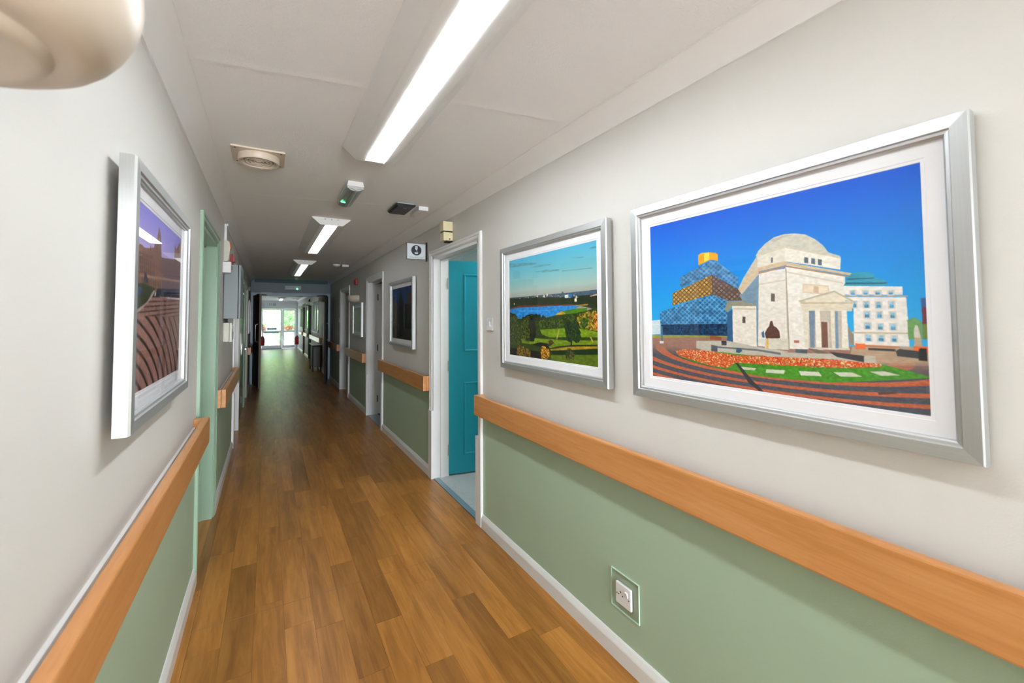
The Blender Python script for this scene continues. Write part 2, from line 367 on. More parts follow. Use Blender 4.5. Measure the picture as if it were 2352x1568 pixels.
def door_set(num, side, y0, y1, mat, label, depth=.15, guard=True):
    root = thing('door_%d' % num, (SX[side](0), (y0+y1)/2, 0), label, 'door', kind='structure')
    fn = lambda s, t, h: (SX[side](h), s, t)
    arc = mitred(MB(), ARCH, y0-.058, y1+.058, 0, DH+.055, fn, '01t', True).build('architrave', mat, root)
    l = MB(); X = (SX[side](.001), SX[side](-depth)); XS = (SX[side](-.065), SX[side](-.105))
    l.box(*X, y0, y0+.022, 0, DH); l.box(*X, y1-.022, y1, 0, DH); l.box(*X, y0, y1, DH-.025, DH)
    l.box(*XS, y0+.02, y0+.034, 0, DH-.02); l.box(*XS, y1-.034, y1-.02, 0, DH-.02); l.box(*XS, y0+.02, y1-.02, DH-.038, DH-.02)
    l.build('door_lining', mat, root)
    if guard:
        for ya, yb, yl in ((y0-.060, y0-.001, y0+.022), (y1+.060, y1+.001, y1-.022)):
            g = MB().box(SX[side](0), SX[side](.0215), ya, yb, 0, .62, .0015)
            g.box(SX[side](.0215), SX[side](-.064), yb-.001*(1 if yb < yl else -1), yl+.002*(1 if yb < yl else -1), 0, .62, .001)
            g.build('kick_guard', PLASTIC, root)
    return root
def leaf(root, hinge, ang, width, mat, th=.042, h=2.015, panels=True, handle='lever', name='leaf', flip=1, hinges=True, hmat=METAL, handle_mat=None):
    """leaf starts at hinge, runs along direction ang (radians from +Y towards +X)"""
    du = Vector((math.sin(ang), math.cos(ang), 0)); dn = Vector((math.cos(ang), -math.sin(ang), 0))*flip
    H = Vector(hinge); o = Vector(root['o'])
    fn = lambda u, w, n: tuple(H+du*u+dn*n+Vector((0, 0, w)))
    def bx(mb, u0_, u1_, n0, n1, w0, w1, c=0):
        t = MB().box(u0_, u1_, n0, n1, w0, w1, c); mb.add([fn(a, z, b) for a, b, z in t.v], t.f); return mb
    mb = MB(); bx(mb, 0, width, 0, th, .012, h, .002)
    lf = mb.build(name, mat, root, loc=tuple(H))
    if panels:
        st = .165; mid = width/2
        cols = [(st-.02, mid-.06), (mid+.06, width-st+.02)]
        for ca, cb in cols:
            for ra, rb in ((.18, .86), (1.15, 1.89)):
                p = MB()
                for sgn, base in ((1, th), (-1, 0)):
                    mitred(p, [(0, 0), (.004, .006), (.012, .006), (.022, .0005), (.022, 0)], ca, cb, ra, rb, lambda s, t, k, sg=sgn, ba=base: fn(s, t, ba+sg*k), 'bt01')
                p.build('panel_moulding', mat, lf)
    if hinges:
        for hz in (.24, 1.02, 1.80):
            q = MB(); q.cyl(fn(-.004, hz-.05, -.004), .007, .10, n=10); bx(q, -.0015, 0, .002, th-.004, hz-.05, hz+.05)
            q.build('hinge', hmat, lf)
    if handle:
        hm = handle_mat or METAL
        q = MB()
        for sgn, base in ((1, th), (-1, 0)):
            def P(u, w, k): return fn(u, w, base+sgn*k)
            t = MB().box(width-.085, width-.045, 0, .008, .96, 1.12, .002); q.add([P(a, z, b) for a, b, z in t.v], t.f)
            q.tube([P(width-.065, 1.06, .004), P(width-.065, 1.06, .045), P(width-.075, 1.06, .054), P(width-.18, 1.06, .054)], .0085)
        q.build('door_handle', hm, lf)
    return lf
d1 = door_set(1, 'r', *D_R[0], WHITE, 'white-framed doorway on the right wall with its teal door standing open')
leaf(d1, (R_+.149, 3.776, 0), math.radians(100), .93, TEAL, flip=-1)
d1_light = None
d2 = door_set(2, 'r', *D_R[1], WHITE, 'white-framed doorway on the right wall with a white door opened inward')
leaf(d2, (R_+.149, 6.742, 0), math.radians(99), .90, WHITE, flip=-1, hmat=DARKM)
d3 = door_set(3, 'r', *D_R[2], WHITE, 'white-framed closed door on the right wall, nearest the dark double doors')
leaf(d3, (R_+.107, 9.515, 0), math.radians(180), 1.01, plain('beige_door_paint', (.34,.31,.25), .35), flip=-1, panels=False, handle_mat=DARKM)
d4 = door_set(4, 'l', *D_L[0], GREEN_DOOR, 'sage green door and frame at the near end of the left wall', guard=False)
leaf(d4, (L_-.107, 3.876, 0), math.radians(180), .82, GREEN_DOOR, flip=1, hmat=DARKM)
d5 = door_set(5, 'l', *D_L[1], WHITE, 'white-framed doorway on the left wall just past the grey cabinet')
leaf(d5, (L_-.107, 6.755, 0), math.radians(180), .86, WHITE, flip=1, panels=False)
d6 = thing('door_6', (L_, 7.69, 0), 'flush sage green double cupboard doors with chrome handles on the left wall', 'door', kind='structure')
mitred(MB(), ARCH, 6.875, 8.505, 0, DH+.055, lambda s, t, h: (SX['l'](h), s, t), '01t', True).build('architrave', GREEN_DOOR, d6)
GLOSSG = plain('sage_high_gloss', (.24,.36,.26), .12, var=.02)
for a, b, hy in ((6.94, 7.685, 7.6), (7.695, 8.44, 7.78)):
    lf = MB().box(L_-.04, L_+.002, a, b, .01, 2.035, .002).build('leaf', GLOSSG, d6)
    MB().box(L_+.002, L_+.008, hy-.022, hy+.022, .93, 1.10, .002).tube([(L_+.004, hy, 1.03), (L_+.055, hy, 1.03), (L_+.06, hy-.02 if hy < 7.69 else hy+.02, 1.03), (L_+.06, hy-.12 if hy < 7.69 else hy+.12, 1.03)], .009).build('door_handle', METAL, lf)
    for hz in (.25, 1.0, 1.75): MB().cyl((L_+.004, a+.01 if hy > 7.69 else a+.01, hz-.05), .008, .10, n=8).build('hinge', METAL, lf)
MB().box(L_+.002, L_+.03, 7.02, 7.3, 1.92, 1.99, .004).build('door_closer', METAL, d6)
d7 = door_set(7, 'l', *D_L[3], IVORY, 'cream-framed closed door at the far end of the left wall', guard=False)
leaf(d7, (L_-.107, 9.476, 0), math.radians(180), .82, plain('pale_green_paint', (.40,.46,.38), .3), flip=1, panels=False)
d8 = door_set(8, 'r', *D_R[3], plain('dark_green_frame', (.06,.10,.05), .4), 'dark green-framed door midway along the far corridor', guard=False)
leaf(d8, (R_+.06, 17.47, 0), math.radians(180), .84, plain('dark_olive_door', (.03,.045,.02), .35), flip=-1, panels=False)
d9 = door_set(9, 'r', *D_R[4], plain('brown_frame', (.10,.09,.05), .4), 'brown-framed door near the far end of the corridor', guard=False)
leaf(d9, (R_+.06, 20.32, 0), math.radians(180), .79, plain('brown_door', (.07,.06,.03), .35), flip=-1, panels=False)
# threshold strips
tagp(MB().box(R_+.002, R_+.05, 2.823, 3.777, -.0035, .005).build('threshold_strip', plain('blue_grey_metal', (.22,.32,.38), .35, metal=.3)), 'blue-grey metal threshold strip under the open teal door', 'threshold strip')
tagp(MB().box(R_+.002, R_+.15, 5.823, 6.747, -.0035, .004).build('threshold_strip', plain('pale_grey_metal', (.30,.36,.40), .35, metal=.3)), 'pale grey threshold strip under the open white door', 'threshold strip')
# bathroom behind the teal door
TILE = plain('pale_green_tile', (.52,.62,.58), .25, var=.02)
SPEC = None
m, nt, b, o_ = nodes('speckled_vinyl'); g = N(nt, 'ShaderNodeNewGeometry'); v1 = N(nt, 'ShaderNodeTexNoise'); v1.inputs['Scale'].default_value = 330
cr = N(nt, 'ShaderNodeValToRGB'); cr.color_ramp.elements[0].position = .38; cr.color_ramp.elements[0].color = (.25,.28,.28,1); cr.color_ramp.elements[1].position = .5; cr.color_ramp.elements[1].color = (.52,.56,.55,1)
nt.links.new(g.outputs['Position'], v1.inputs['Vector']); nt.links.new(v1.outputs[0], cr.inputs[0]); nt.links.new(cr.outputs[0], b.inputs['Base Color']); b.inputs['Roughness'].default_value = .4; SPEC = m
xb = R_+.15
tagp(MB().box(xb, 3.5, 2.3, 5.05, -.12, 0).box(R_+.05, xb, 2.823, 3.777, -.0035, .002).build('floor', SPEC), 'pale speckled vinyl floor inside the room behind the teal door', 'floor', kind='structure')
bw = tagp(MB().box(xb, 3.5, 5.05, 5.15, 0, ZC).build('wall_far', TILE), 'pale green panelled wall inside the room behind the teal door', 'wall', kind='structure')
for xs in (1.75, 2.16, 2.57, 2.98): MB().box(xs-.004, xs+.004, 5.043, 5.05, 0, ZC-.001).build('panel_joint', WHITE, bw)
tagp(MB().box(3.5, 3.6, 2.2, 5.15, 0, ZC).build('wall_side', TILE), 'tiled side wall of the room behind the teal door', 'wall', kind='structure')
tagp(MB().box(xb, 3.5, 2.2, 2.3, 0, ZC).build('wall_near', TILE), 'near wall of the room behind the teal door', 'wall', kind='structure')
# dim room behind the white door
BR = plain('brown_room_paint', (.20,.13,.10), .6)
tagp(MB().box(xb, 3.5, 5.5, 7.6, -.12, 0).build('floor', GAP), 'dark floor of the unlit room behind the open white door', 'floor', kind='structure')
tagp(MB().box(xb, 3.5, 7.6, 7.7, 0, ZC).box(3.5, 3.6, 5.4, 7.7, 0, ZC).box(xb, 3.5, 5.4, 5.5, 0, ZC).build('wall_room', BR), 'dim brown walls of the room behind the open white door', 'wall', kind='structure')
# ------------------------------------------------------------------ handrails
def handrail(side, y0, y1, label, endcap=(True, True)):
    root = thing('handrail', (SX[side](.035), (y0+y1)/2, .79), label, 'handrail', 'beech handrails along the corridor walls')
    ybs = (y0, y1)
    MB().box(SX[side](.0703), SX[side](.038), y0, y1, .790, .930, .006).build('rail_board', RAILW, root, loc=(SX[side](.05), (y0+y1)/2, .86))
    for y, sg, on in ((y0, 1, endcap[0]), (y1, -1, endcap[1])):
        if on: MB().box(SX[side](.0375), SX[side](.0), y, y+sg*.034, .791, .929, .003).build('end_return', RAILW, root, loc=(SX[side](.02), y, .86))
    n = max(1, int((y1-y0)/1.0))
    for k in range(n):
        yy = y0+(y1-y0)*(k+.5)/n
        MB().box(SX[side](.0375), SX[side](.0), yy-.03, yy+.03, .80, .845).build('bracket', METAL, root)
    return root
handrail('r', -1.6, 2.742, 'long beech handrail beneath the two nearest pictures on the right wall')
handrail('r', 3.862, 5.752, 'beech handrail between the teal-door frame and the next white frame, right wall')
handrail('r', 6.83, 8.48, 'beech handrail beneath the smallest mirror-like picture, right wall')
handrail('r', 9.60, 11.0, 'short beech handrail in the dark beside the double doors, right wall')
handrail('l', -1.6, 2.908, 'long beech handrail beneath the left-hand picture, ending at the green door frame')
handrail('l', 3.965, 5.76, 'beech handrail under the grey wall cabinet, left wall')
handrail('l', 9.60, 11.0, 'short beech handrail in the dark beside the double doors, left wall')
handrail('r', 13.15, 16.45, 'nearest handrail beyond the dark doors, catching window light')
handrail('r', 17.6, 19.35, 'middle handrail of the far corridor, between the two dark doors')
handrail('r', 20.45, 22.0, 'last handrail before the glazed end doors')
# ------------------------------------------------------------------ pictures
# artwork outlines in 0..1 print coordinates
ART_PLAZA=[
('F',[.0,.631,.053,.626,.051,.718,-.002,.724],(205,222,228)),
('F',[-.002,.727,.244,.719,.394,.714,.394,.729,-.002,.75],(150,155,60)),
('F',[-.002,.746,.394,.722,.514,.759,.879,.738,1.006,.729,.998,.998,-.006,1.0],(158,118,104)),
('F',[.818,.743,1.001,.729,1.003,.803,.892,.817,.813,.782],(186,158,132)),
('STRIPE',[-.003,.784,.23,.768,.41,.781,.877,.81,.921,.801,1.001,.786,1.001,.997,-.013,1.018],None),
('F',[.056,.658,.393,.636,.392,.715,.055,.724],(12,45,85)),
('GL',[.056,.664,.393,.643,.392,.711,.055,.719],(30,110,130)),
('F',[.05,.576,.324,.478,.398,.519,.393,.647,.052,.658],(22,105,165)),
('LAT',[.05,.576,.324,.478,.398,.519,.393,.647,.052,.658],(165,200,215)),
('F',[.126,.456,.329,.362,.327,.478,.125,.537],(196,152,66)),
('F',[.329,.362,.459,.468,.458,.521,.398,.519,.327,.478],(128,108,96)),
('LATD',[.126,.456,.329,.362,.459,.468,.458,.521,.398,.519,.327,.478,.125,.537],(70,55,50)),
('F',[.169,.36,.328,.278,.363,.299,.444,.392,.444,.45,.329,.362,.168,.426],(52,118,172)),
('LAT',[.169,.36,.328,.278,.363,.299,.444,.392,.444,.45,.329,.362,.168,.426],(150,180,200)),
('F',[.266,.239,.279,.229,.316,.23,.349,.239,.359,.251,.358,.288,.328,.275,.265,.3],(236,166,12)),
('F',[.295,.232,.319,.232,.319,.273,.294,.284],(255,215,70)),
('F',[.448,.487,.527,.385,.516,.759,.509,.766,.511,.538,.458,.522],(120,150,170)),
('F',[.466,.398,.524,.284,.527,.385,.458,.487,.443,.458],(205,195,175)),
('F',[.516,.289,.529,.261,.554,.23,.588,.204,.624,.197,.659,.202,.692,.215,.723,.245,.746,.279,.759,.31,.761,.314,.794,.337,.794,.356,.63,.293,.624,.277,.524,.291],(208,204,188)),
('F',[.573,.217,.624,.203,.659,.209,.619,.211,.587,.23],(190,186,172)),
('F',[.524,.284,.625,.254,.623,.34,.522,.358],(228,222,208)),
('F',[.625,.254,.63,.263,.796,.349,.793,.399,.629,.336,.623,.34],(238,233,220)),
('F',[.625,.252,.63,.258,.796,.344,.796,.35,.63,.269,.625,.265,.524,.294,.524,.284],(215,206,185)),
('F',[.527,.378,.623,.369,.626,.773,.516,.762],(232,227,216)),
('F',[.623,.369,.628,.351,.806,.428,.797,.758,.619,.769,.626,.773],(238,234,224)),
('F',[.623,.369,.627,.369,.63,.772,.624,.773],(170,160,140)),
('F',[.443,.46,.512,.353,.623,.332,.629,.338,.825,.419,.821,.429,.628,.352,.623,.354,.527,.372,.453,.473],(214,190,152)),
('F',[.527,.375,.623,.356,.628,.355,.819,.431,.816,.436,.628,.363,.623,.364,.527,.385],(176,140,100)),
('F',[.526,.435,.621,.423,.628,.384,.8,.458,.8,.463,.627,.391,.621,.43,.525,.444],(216,206,188)),
('F',[.679,.45,.759,.468,.758,.51,.678,.495],(222,200,172)),
('F',[.683,.456,.756,.473,.755,.505,.682,.49],(236,222,200)),
('F',[.713,.465,.728,.468,.728,.498,.712,.496],(214,184,150)),
('F',[.57,.489,.584,.493,.583,.532,.569,.531],(110,100,90)),
('F',[.574,.307,.581,.307,.58,.333,.573,.333],(110,115,115)),
('F',[.687,.323,.699,.328,.699,.356,.686,.351],(95,110,125)),
('F',[.709,.332,.72,.337,.72,.364,.708,.359],(95,110,125)),
('F',[.729,.34,.741,.345,.74,.372,.729,.368],(95,110,125)),
('F',[.801,.473,.952,.49,.951,.523,.8,.512],(238,234,226)),
('F',[.8,.514,.96,.527,.96,.532,.8,.52],(180,170,155)),
('F',[.8,.522,.956,.534,.959,.676,.959,.732,.824,.736,.826,.54],(236,232,226)),
('F',[.797,.678,.961,.676,.961,.682,.797,.685],(200,185,150)),
('WIN',[],None),
('F',[.81,.444,.825,.417,.86,.418,.884,.428,.88,.443,.904,.455,.916,.47,.91,.481,.801,.473],(52,158,186)),
('F',[.81,.442,.884,.445,.878,.449,.81,.447],(30,90,120)),
('F',[.808,.459,.916,.47,.91,.475,.806,.465],(30,90,120)),
('F',[.948,.49,.955,.49,.954,.526,.948,.525],(0,155,228)),
('F',[.696,.579,.793,.584,.79,.753,.692,.761],(196,186,170)),
('F',[.696,.579,.715,.579,.71,.755,.697,.756],(120,140,160)),
('F',[.774,.584,.782,.584,.781,.754,.772,.755],(120,150,180)),
('F',[.673,.564,.823,.569,.821,.587,.673,.581],(222,212,190)),
('F',[.664,.534,.826,.542,.825,.57,.673,.565],(226,216,194)),
('F',[.664,.532,.774,.491,.827,.541,.822,.547,.774,.502,.671,.54],(190,184,160)),
('F',[.678,.533,.774,.5,.818,.54],(232,222,200)),
('F',[.671,.541,.824,.548,.824,.553,.671,.547],(196,176,140)),
('F',[.676,.579,.694,.58,.693,.757,.679,.758],(228,220,202)),
('F',[.715,.576,.729,.576,.733,.758,.715,.759],(242,236,222)),
('F',[.794,.582,.807,.583,.809,.755,.794,.757],(242,236,222)),
('F',[.761,.584,.773,.584,.772,.752,.762,.753],(232,224,206)),
('F',[.714,.751,.736,.753,.736,.764,.711,.764],(220,210,190)),
('F',[.791,.749,.811,.75,.811,.759,.789,.76],(220,210,190)),
('F',[.73,.627,.755,.63,.755,.753,.731,.755],(216,206,188)),
('F',[.732,.633,.751,.635,.751,.752,.732,.754],(122,82,68)),
('F',[.808,.653,.823,.691,.824,.736,.811,.737],(150,135,120)),
('F',[.383,.57,.396,.522,.458,.522,.514,.542,.512,.553,.417,.55,.397,.583],(150,146,126)),
('F',[.416,.548,.514,.553,.511,.767,.416,.767],(232,226,214)),
('F',[.394,.586,.417,.566,.414,.768,.391,.759],(44,96,140)),
('F',[.422,.559,.511,.565,.51,.573,.422,.568],(205,192,168)),
('F',[.458,.608,.47,.609,.469,.643,.457,.642],(90,85,75)),
('F',[.543,.723,.6,.72,.626,.719,.626,.773,.542,.775],(216,212,194)),
('F',[.549,.722,.556,.722,.555,.774,.547,.775],(226,180,90)),
('F',[.547,.721,.543,.694,.552,.67,.56,.658,.564,.633,.572,.63,.576,.655,.587,.665,.596,.683,.598,.718],(92,62,54)),
('F',[.53,.692,.54,.681,.542,.717,.534,.718],(60,110,150)),
('F',[.645,.725,.662,.724,.662,.737,.645,.738],(180,105,80)),
('F',[.247,.752,.394,.743,.514,.767,.625,.782,.619,.787,.776,.779,.878,.779,.877,.808,.775,.812,.618,.824,.597,.823,.532,.81,.346,.826,.314,.818,.246,.794],(192,186,172)),
('F',[.318,.77,.347,.775,.346,.826,.317,.817],(80,85,95)),
('F',[.347,.777,.514,.779,.598,.79,.598,.801,.513,.789,.347,.786],(98,108,116)),
('F',[.753,.772,.776,.773,.849,.78,.848,.808,.776,.793],(62,58,60)),
('F',[.649,.767,.687,.767,.686,.785,.649,.786],(80,90,100)),
('F',[.688,.761,.715,.762,.755,.778,.719,.783],(120,105,90)),
('F',[.313,.715,.366,.723,.366,.741,.313,.74],(150,80,50)),
('F',[.365,.745,.388,.745,.388,.768,.365,.77],(60,65,75)),
('F',[.956,.626,.972,.614,.988,.632,.988,.701,.957,.703],(110,160,96)),
('F',[.988,.539,1.002,.539,1.004,.598,.989,.598],(52,92,150)),
('F',[.99,.574,1.002,.575,1.003,.641,.989,.641],(120,50,62)),
('F',[.989,.641,1.003,.641,1.002,.7,.989,.701],(110,130,60)),
('F',[.97,.664,.974,.645,.979,.647,.983,.68,.985,.696,.97,.696],(214,208,196)),
('F',[.971,.696,.985,.696,.987,.73,.969,.731],(190,168,140)),
('F',[.826,.727,.853,.728,.853,.75,.828,.753],(240,112,42)),
('F',[.968,.73,1.001,.729,1.001,.753,.969,.752],(240,112,42)),
('F',[.853,.732,.936,.732,.936,.738,.853,.74],(200,120,80)),
('F',[.927,.753,.936,.743,.979,.748,.979,.778,.93,.773],(64,66,70)),
('F',[.979,.74,.984,.736,.996,.737,.997,.785,.978,.786],(30,32,34)),
('F',[.86,.744,.927,.744,.927,.754,.86,.754],(70,68,64)),
('GARDEN',[.134,.823,.183,.809,.317,.806,.513,.816,.753,.805,.758,.808,.892,.811,.934,.823,1.0,.845,.998,.851,.894,.878,.756,.911,.616,.918,.511,.919,.351,.901,.228,.879,.155,.853],(70,146,30)),
('FLOW',[.134,.823,.183,.809,.317,.806,.425,.82,.513,.816,.753,.804,.758,.804,.892,.811,.892,.822,.799,.839,.667,.852,.617,.857,.753,.84,.606,.853,.424,.86,.391,.895,.316,.891,.215,.866,.155,.849],None),
('F',[.445,.88,.507,.88,.499,.892,.453,.894],(206,208,190)),
('F',[.545,.88,.612,.875,.607,.894,.543,.898],(210,212,194)),
('F',[.658,.873,.72,.868,.729,.886,.663,.892],(212,214,198)),
('F',[.657,.874,.717,.868,.729,.885,.666,.893],(214,216,200)),
('F',[.763,.863,.815,.856,.843,.871,.784,.879],(214,216,200)),
('F',[.861,.846,.898,.839,.936,.85,.891,.859],(214,216,200)),
('F',[.423,.863,.435,.862,.49,.946,.534,.997,.519,1.0,.477,.965,.445,.902],(52,44,52)),
('F',[.429,.779,.447,.779,.453,.794,.441,.807,.427,.804],(50,90,110)),
('F',[.88,.93,.918,.921,.926,.926,.882,.941],(96,62,56)),
('F',[.056,.668,.065,.668,.065,.763,.056,.763],(80,120,140)),
('F',[.046,.764,.069,.765,.069,.779,.046,.781],(220,220,215)),
]
ART_LAKE=[
('CLOUD',[-.002,.027,.207,.054,.391,.083,.362,.095,.107,.08,-.002,.07],(105,130,140)),
('CLOUD',[.316,.116,.42,.104,.557,.12,.544,.129,.391,.125],(105,135,145)),
('CLOUD',[.353,.164,.503,.165,.659,.184,.634,.193,.475,.186],(95,125,140)),
('CLOUD',[.659,.197,.801,.204,.951,.211,.971,.219,.823,.214,.683,.206],(105,135,145)),
('CLOUD',[.745,.098,.825,.101,.9,.116,.846,.12],(95,130,150)),
('CLOUD',[.933,.05,.996,.046,.995,.062,.943,.059],(70,120,160)),
('F',[-.007,.395,.369,.397,.683,.396,.997,.392,.997,.445,-.007,.416],(64,84,104)),
('F',[-.007,.406,.369,.411,.646,.429,.818,.428,.997,.43,.997,.55,.905,.526,.837,.512,.751,.505,.368,.504,-.008,.519],(34,44,24)),
('SPK',[.119,.403,.369,.402,.682,.399,.831,.424,.831,.446,.624,.436,.369,.418,.119,.413],(220,205,195)),
('F',[.379,.394,.393,.395,.393,.414,.379,.413],(225,190,170)),
('F',[.498,.39,.514,.39,.513,.409,.498,.409],(235,225,215)),
('F',[.463,.4,.478,.399,.477,.419,.463,.418],(225,215,200)),
('F',[.668,.383,.683,.383,.684,.418,.664,.417],(60,90,100)),
('F',[.698,.415,.735,.411,.736,.44,.698,.439],(235,235,235)),
('F',[.735,.41,.776,.411,.775,.44,.734,.437],(40,110,170)),
('F',[.793,.449,.804,.45,.808,.428,.817,.428,.816,.476,.794,.477],(225,212,190)),
('F',[.937,.436,.996,.424,.996,.437,.937,.442],(215,170,150)),
('F',[.067,.455,.081,.456,.081,.473,.067,.472],(215,190,130)),
('F',[.138,.486,.368,.487,.751,.495,.84,.508,.751,.507,.368,.507,-.002,.523,-.002,.512],(110,52,28)),
('F',[-.002,.519,.138,.505,.368,.505,.608,.504,.771,.507,.843,.515,.804,.534,.666,.553,.607,.575,.584,.611,.483,.613,.107,.622,.103,.588,.037,.573,-.003,.551],(36,128,200)),
('F',[.108,.536,.532,.537,.652,.535,.531,.546,.186,.549],(60,150,215)),
('F',[.771,.507,.918,.499,.918,.511,.843,.515],(150,120,50)),
('F',[.666,.553,.804,.535,.911,.532,.905,.556,.816,.573,.701,.582,.659,.564],(70,118,18)),
('F',[.607,.576,.666,.553,.705,.574,.701,.582,.607,.587],(190,150,50)),
('F',[-.003,.622,.483,.61,.607,.587,.75,.577,.816,.573,.911,.553,.997,.529,1.004,.999,.002,1.002],(44,62,16)),
('TREE',[-.003,.537,.021,.559,.088,.574,.113,.601,.112,.656,-.001,.657],(34,44,18)),
('TREE',[.176,.602,.223,.595,.297,.58,.418,.575,.434,.616,.451,.585,.483,.604,.475,.641,.185,.642],(26,34,14)),
('F',[.416,.723,.693,.701,.706,.778,.528,.79,.441,.766],(106,140,14)),
('F',[.827,.7,.997,.722,.999,.766,.852,.771],(116,146,18)),
('TREE',[.4,.641,.499,.61,.607,.617,.694,.605,.803,.573,.88,.563,.91,.596,.904,.639,.84,.694,.748,.691,.576,.706,.416,.717],(40,58,20)),
('TREE',[.809,.612,.848,.584,.911,.558,.997,.56,.999,.712,.939,.713,.859,.694,.834,.661],(120,100,30)),
('TREE',[.97,.581,.997,.576,.999,.712,.974,.712],(170,100,24)),
('TREE',[.841,.628,.879,.607,.922,.628,.915,.671,.878,.699,.847,.672],(52,80,22)),
('TREE',[.0,.572,.103,.588,.146,.683,.165,.777,.154,.872,.003,.897],(46,62,26)),
('F',[.164,.825,.364,.807,.528,.805,.719,.806,1.001,.789,1.001,.831,.527,.887,.364,.871,.183,.864],(108,134,16)),
('TREE',[.146,.69,.214,.629,.288,.583,.332,.596,.366,.68,.365,.782,.338,.834,.258,.852,.174,.817,.165,.737],(52,66,20)),
('TREE',[.288,.583,.332,.596,.366,.68,.365,.782,.338,.834,.294,.837,.277,.707],(10,16,8)),
('TREE',[.693,.663,.721,.64,.783,.634,.828,.673,.852,.749,.845,.798,.806,.815,.719,.811,.699,.726],(22,42,18)),
('F',[.753,.804,.765,.803,.765,.844,.751,.845],(16,20,10)),
('F',[.311,.868,.415,.842,.512,.848,.527,.887,.447,.89],(20,28,10)),
('F',[.618,.865,.76,.842,1.001,.823,1.001,.832,.676,.866,.527,.89],(24,34,10)),
('F',[.535,.898,.746,.858,.996,.836,.995,.852,.745,.886,.542,.909],(170,134,22)),
('F',[.527,.911,1.002,.859,1.003,.898,.844,.919,.557,.941],(18,42,14)),
('F',[.542,.949,1.003,.901,1.003,.999,.541,1.0],(88,110,18)),
('F',[.0,.925,.414,.93,.43,1.003,.002,1.001],(16,18,8)),
('TREE',[.099,.958,.134,.894,.201,.896,.22,.921,.275,.91,.302,.953,.292,.993,.114,.991],(96,74,22)),
('TREE',[.42,.954,.439,.884,.48,.869,.519,.902,.526,.956,.495,.99,.43,.991],(150,104,26)),
('TREE',[.512,.848,.528,.817,.559,.809,.578,.838,.566,.857,.52,.872],(60,44,22)),
('TREE',[.696,.939,.725,.879,.766,.882,.785,.919,.778,.964,.71,.969],(54,54,26)),
('F',[.604,.801,.62,.723,.631,.723,.627,.77,.61,.806],(160,150,70)),
('F',[.932,.767,.944,.766,.964,.807,.955,.813],(190,150,60)),
]
ART_STEPS=[
('F',[.001,.43,-.005,.343,.059,.348,.063,.253,.09,.221,.138,.222,.156,.23,.259,.213,.271,.19,.284,.208,.334,.193,.34,.157,.39,.124,.424,.046,.466,.106,.49,.227,.597,.218,.798,.194,.809,.08,.857,.108,.994,.014,1.022,.438,.004,.466],(112,82,72)),
('F',[.49,.227,.806,.192,.996,.183,1.022,.438,.508,.43],(96,76,78)),
('VB',[.076,.27,.333,.246,.374,.371,.094,.389],(70,50,46)),
('VB',[.132,.392,.47,.378,.474,.424,.136,.439],(60,45,44)),
('VB',[.351,.173,.47,.156,.476,.22,.362,.232],(84,62,58)),
('F',[.103,.38,1.025,.317,1.027,.334,.094,.393],(140,108,92)),
('F',[-.005,.343,.064,.348,.076,.391,.001,.43],(80,56,50)),
('F',[.174,.363,.204,.359,.248,.411,.171,.415],(50,50,66)),
('F',[.002,.441,.159,.421,.379,.432,.368,.477,.013,.59],(44,50,28)),
('F',[.003,.453,.089,.442,.156,.452,.139,.478,.007,.506],(50,58,92)),
('F',[.41,.43,1.032,.385,1.039,.454,.383,.481],(40,40,52)),
('F',[-.007,.591,.144,.548,.218,.528,.35,.444,.38,.446,.258,.527,.232,.54,.157,.559,-.006,.612],(150,132,132)),
('STEP',[-.006,.612,.146,.563,.353,.48,.698,.475,1.04,.465,.978,.995,-.0,1.003],None),
]
ART_SPIRE=[
('F',[-.029,.198,.345,.351,.382,.996,.005,1.004],(70,62,54)),
('F',[.344,.263,.418,.092,.448,.062,.493,.119,.553,.273,.751,.345,.755,.842,.35,.855],(12,14,20)),
('F',[.751,.366,.776,.108,.962,.132,1.0,.155,1.012,.734,.753,.635],(56,28,24)),
('F',[.804,.141,.831,.143,.833,.431,.806,.43],(96,60,50)),
('F',[.884,.167,.915,.17,.926,.534,.892,.534],(96,54,44)),
('F',[.002,.752,.379,.745,1.011,.635,1.013,1.002,.005,1.004],(14,12,12)),
('F',[.752,.491,.964,.475,.991,.635,.753,.615],(24,44,22)),
]
WINS=[[.82,.497,.831,.514],[.821,.544,.833,.57],[.853,.5,.864,.516],[.854,.546,.865,.572],[.855,.59,.866,.615],[.855,.638,.867,.663],[.856,.69,.868,.714],[.884,.503,.895,.518],[.885,.549,.896,.574],[.886,.591,.897,.616],[.887,.642,.898,.666],[.887,.69,.899,.714],[.916,.505,.926,.52],[.917,.55,.927,.575],[.918,.593,.928,.617],[.918,.642,.929,.666],[.919,.691,.93,.714]]
def vnoise(h, w, sy, sx, rs):
    gy, gx = max(2, int(h/sy)+2), max(2, int(w/sx)+2); g = rs.rand(gy, gx)
    y = np.linspace(0, gy-1.001, h); x = np.linspace(0, gx-1.001, w); yi = y.astype(int); xi = x.astype(int)
    fy = (y-yi)[:, None]; fx = (x-xi)[None]; fy = fy*fy*(3-2*fy); fx = fx*fx*(3-2*fx)
    a = g[yi][:, xi]; b = g[yi][:, xi+1]; c = g[yi+1][:, xi]; d = g[yi+1][:, xi+1]
    return (a*(1-fx)+b*fx)*(1-fy)+(c*(1-fx)+d*fx)*fy
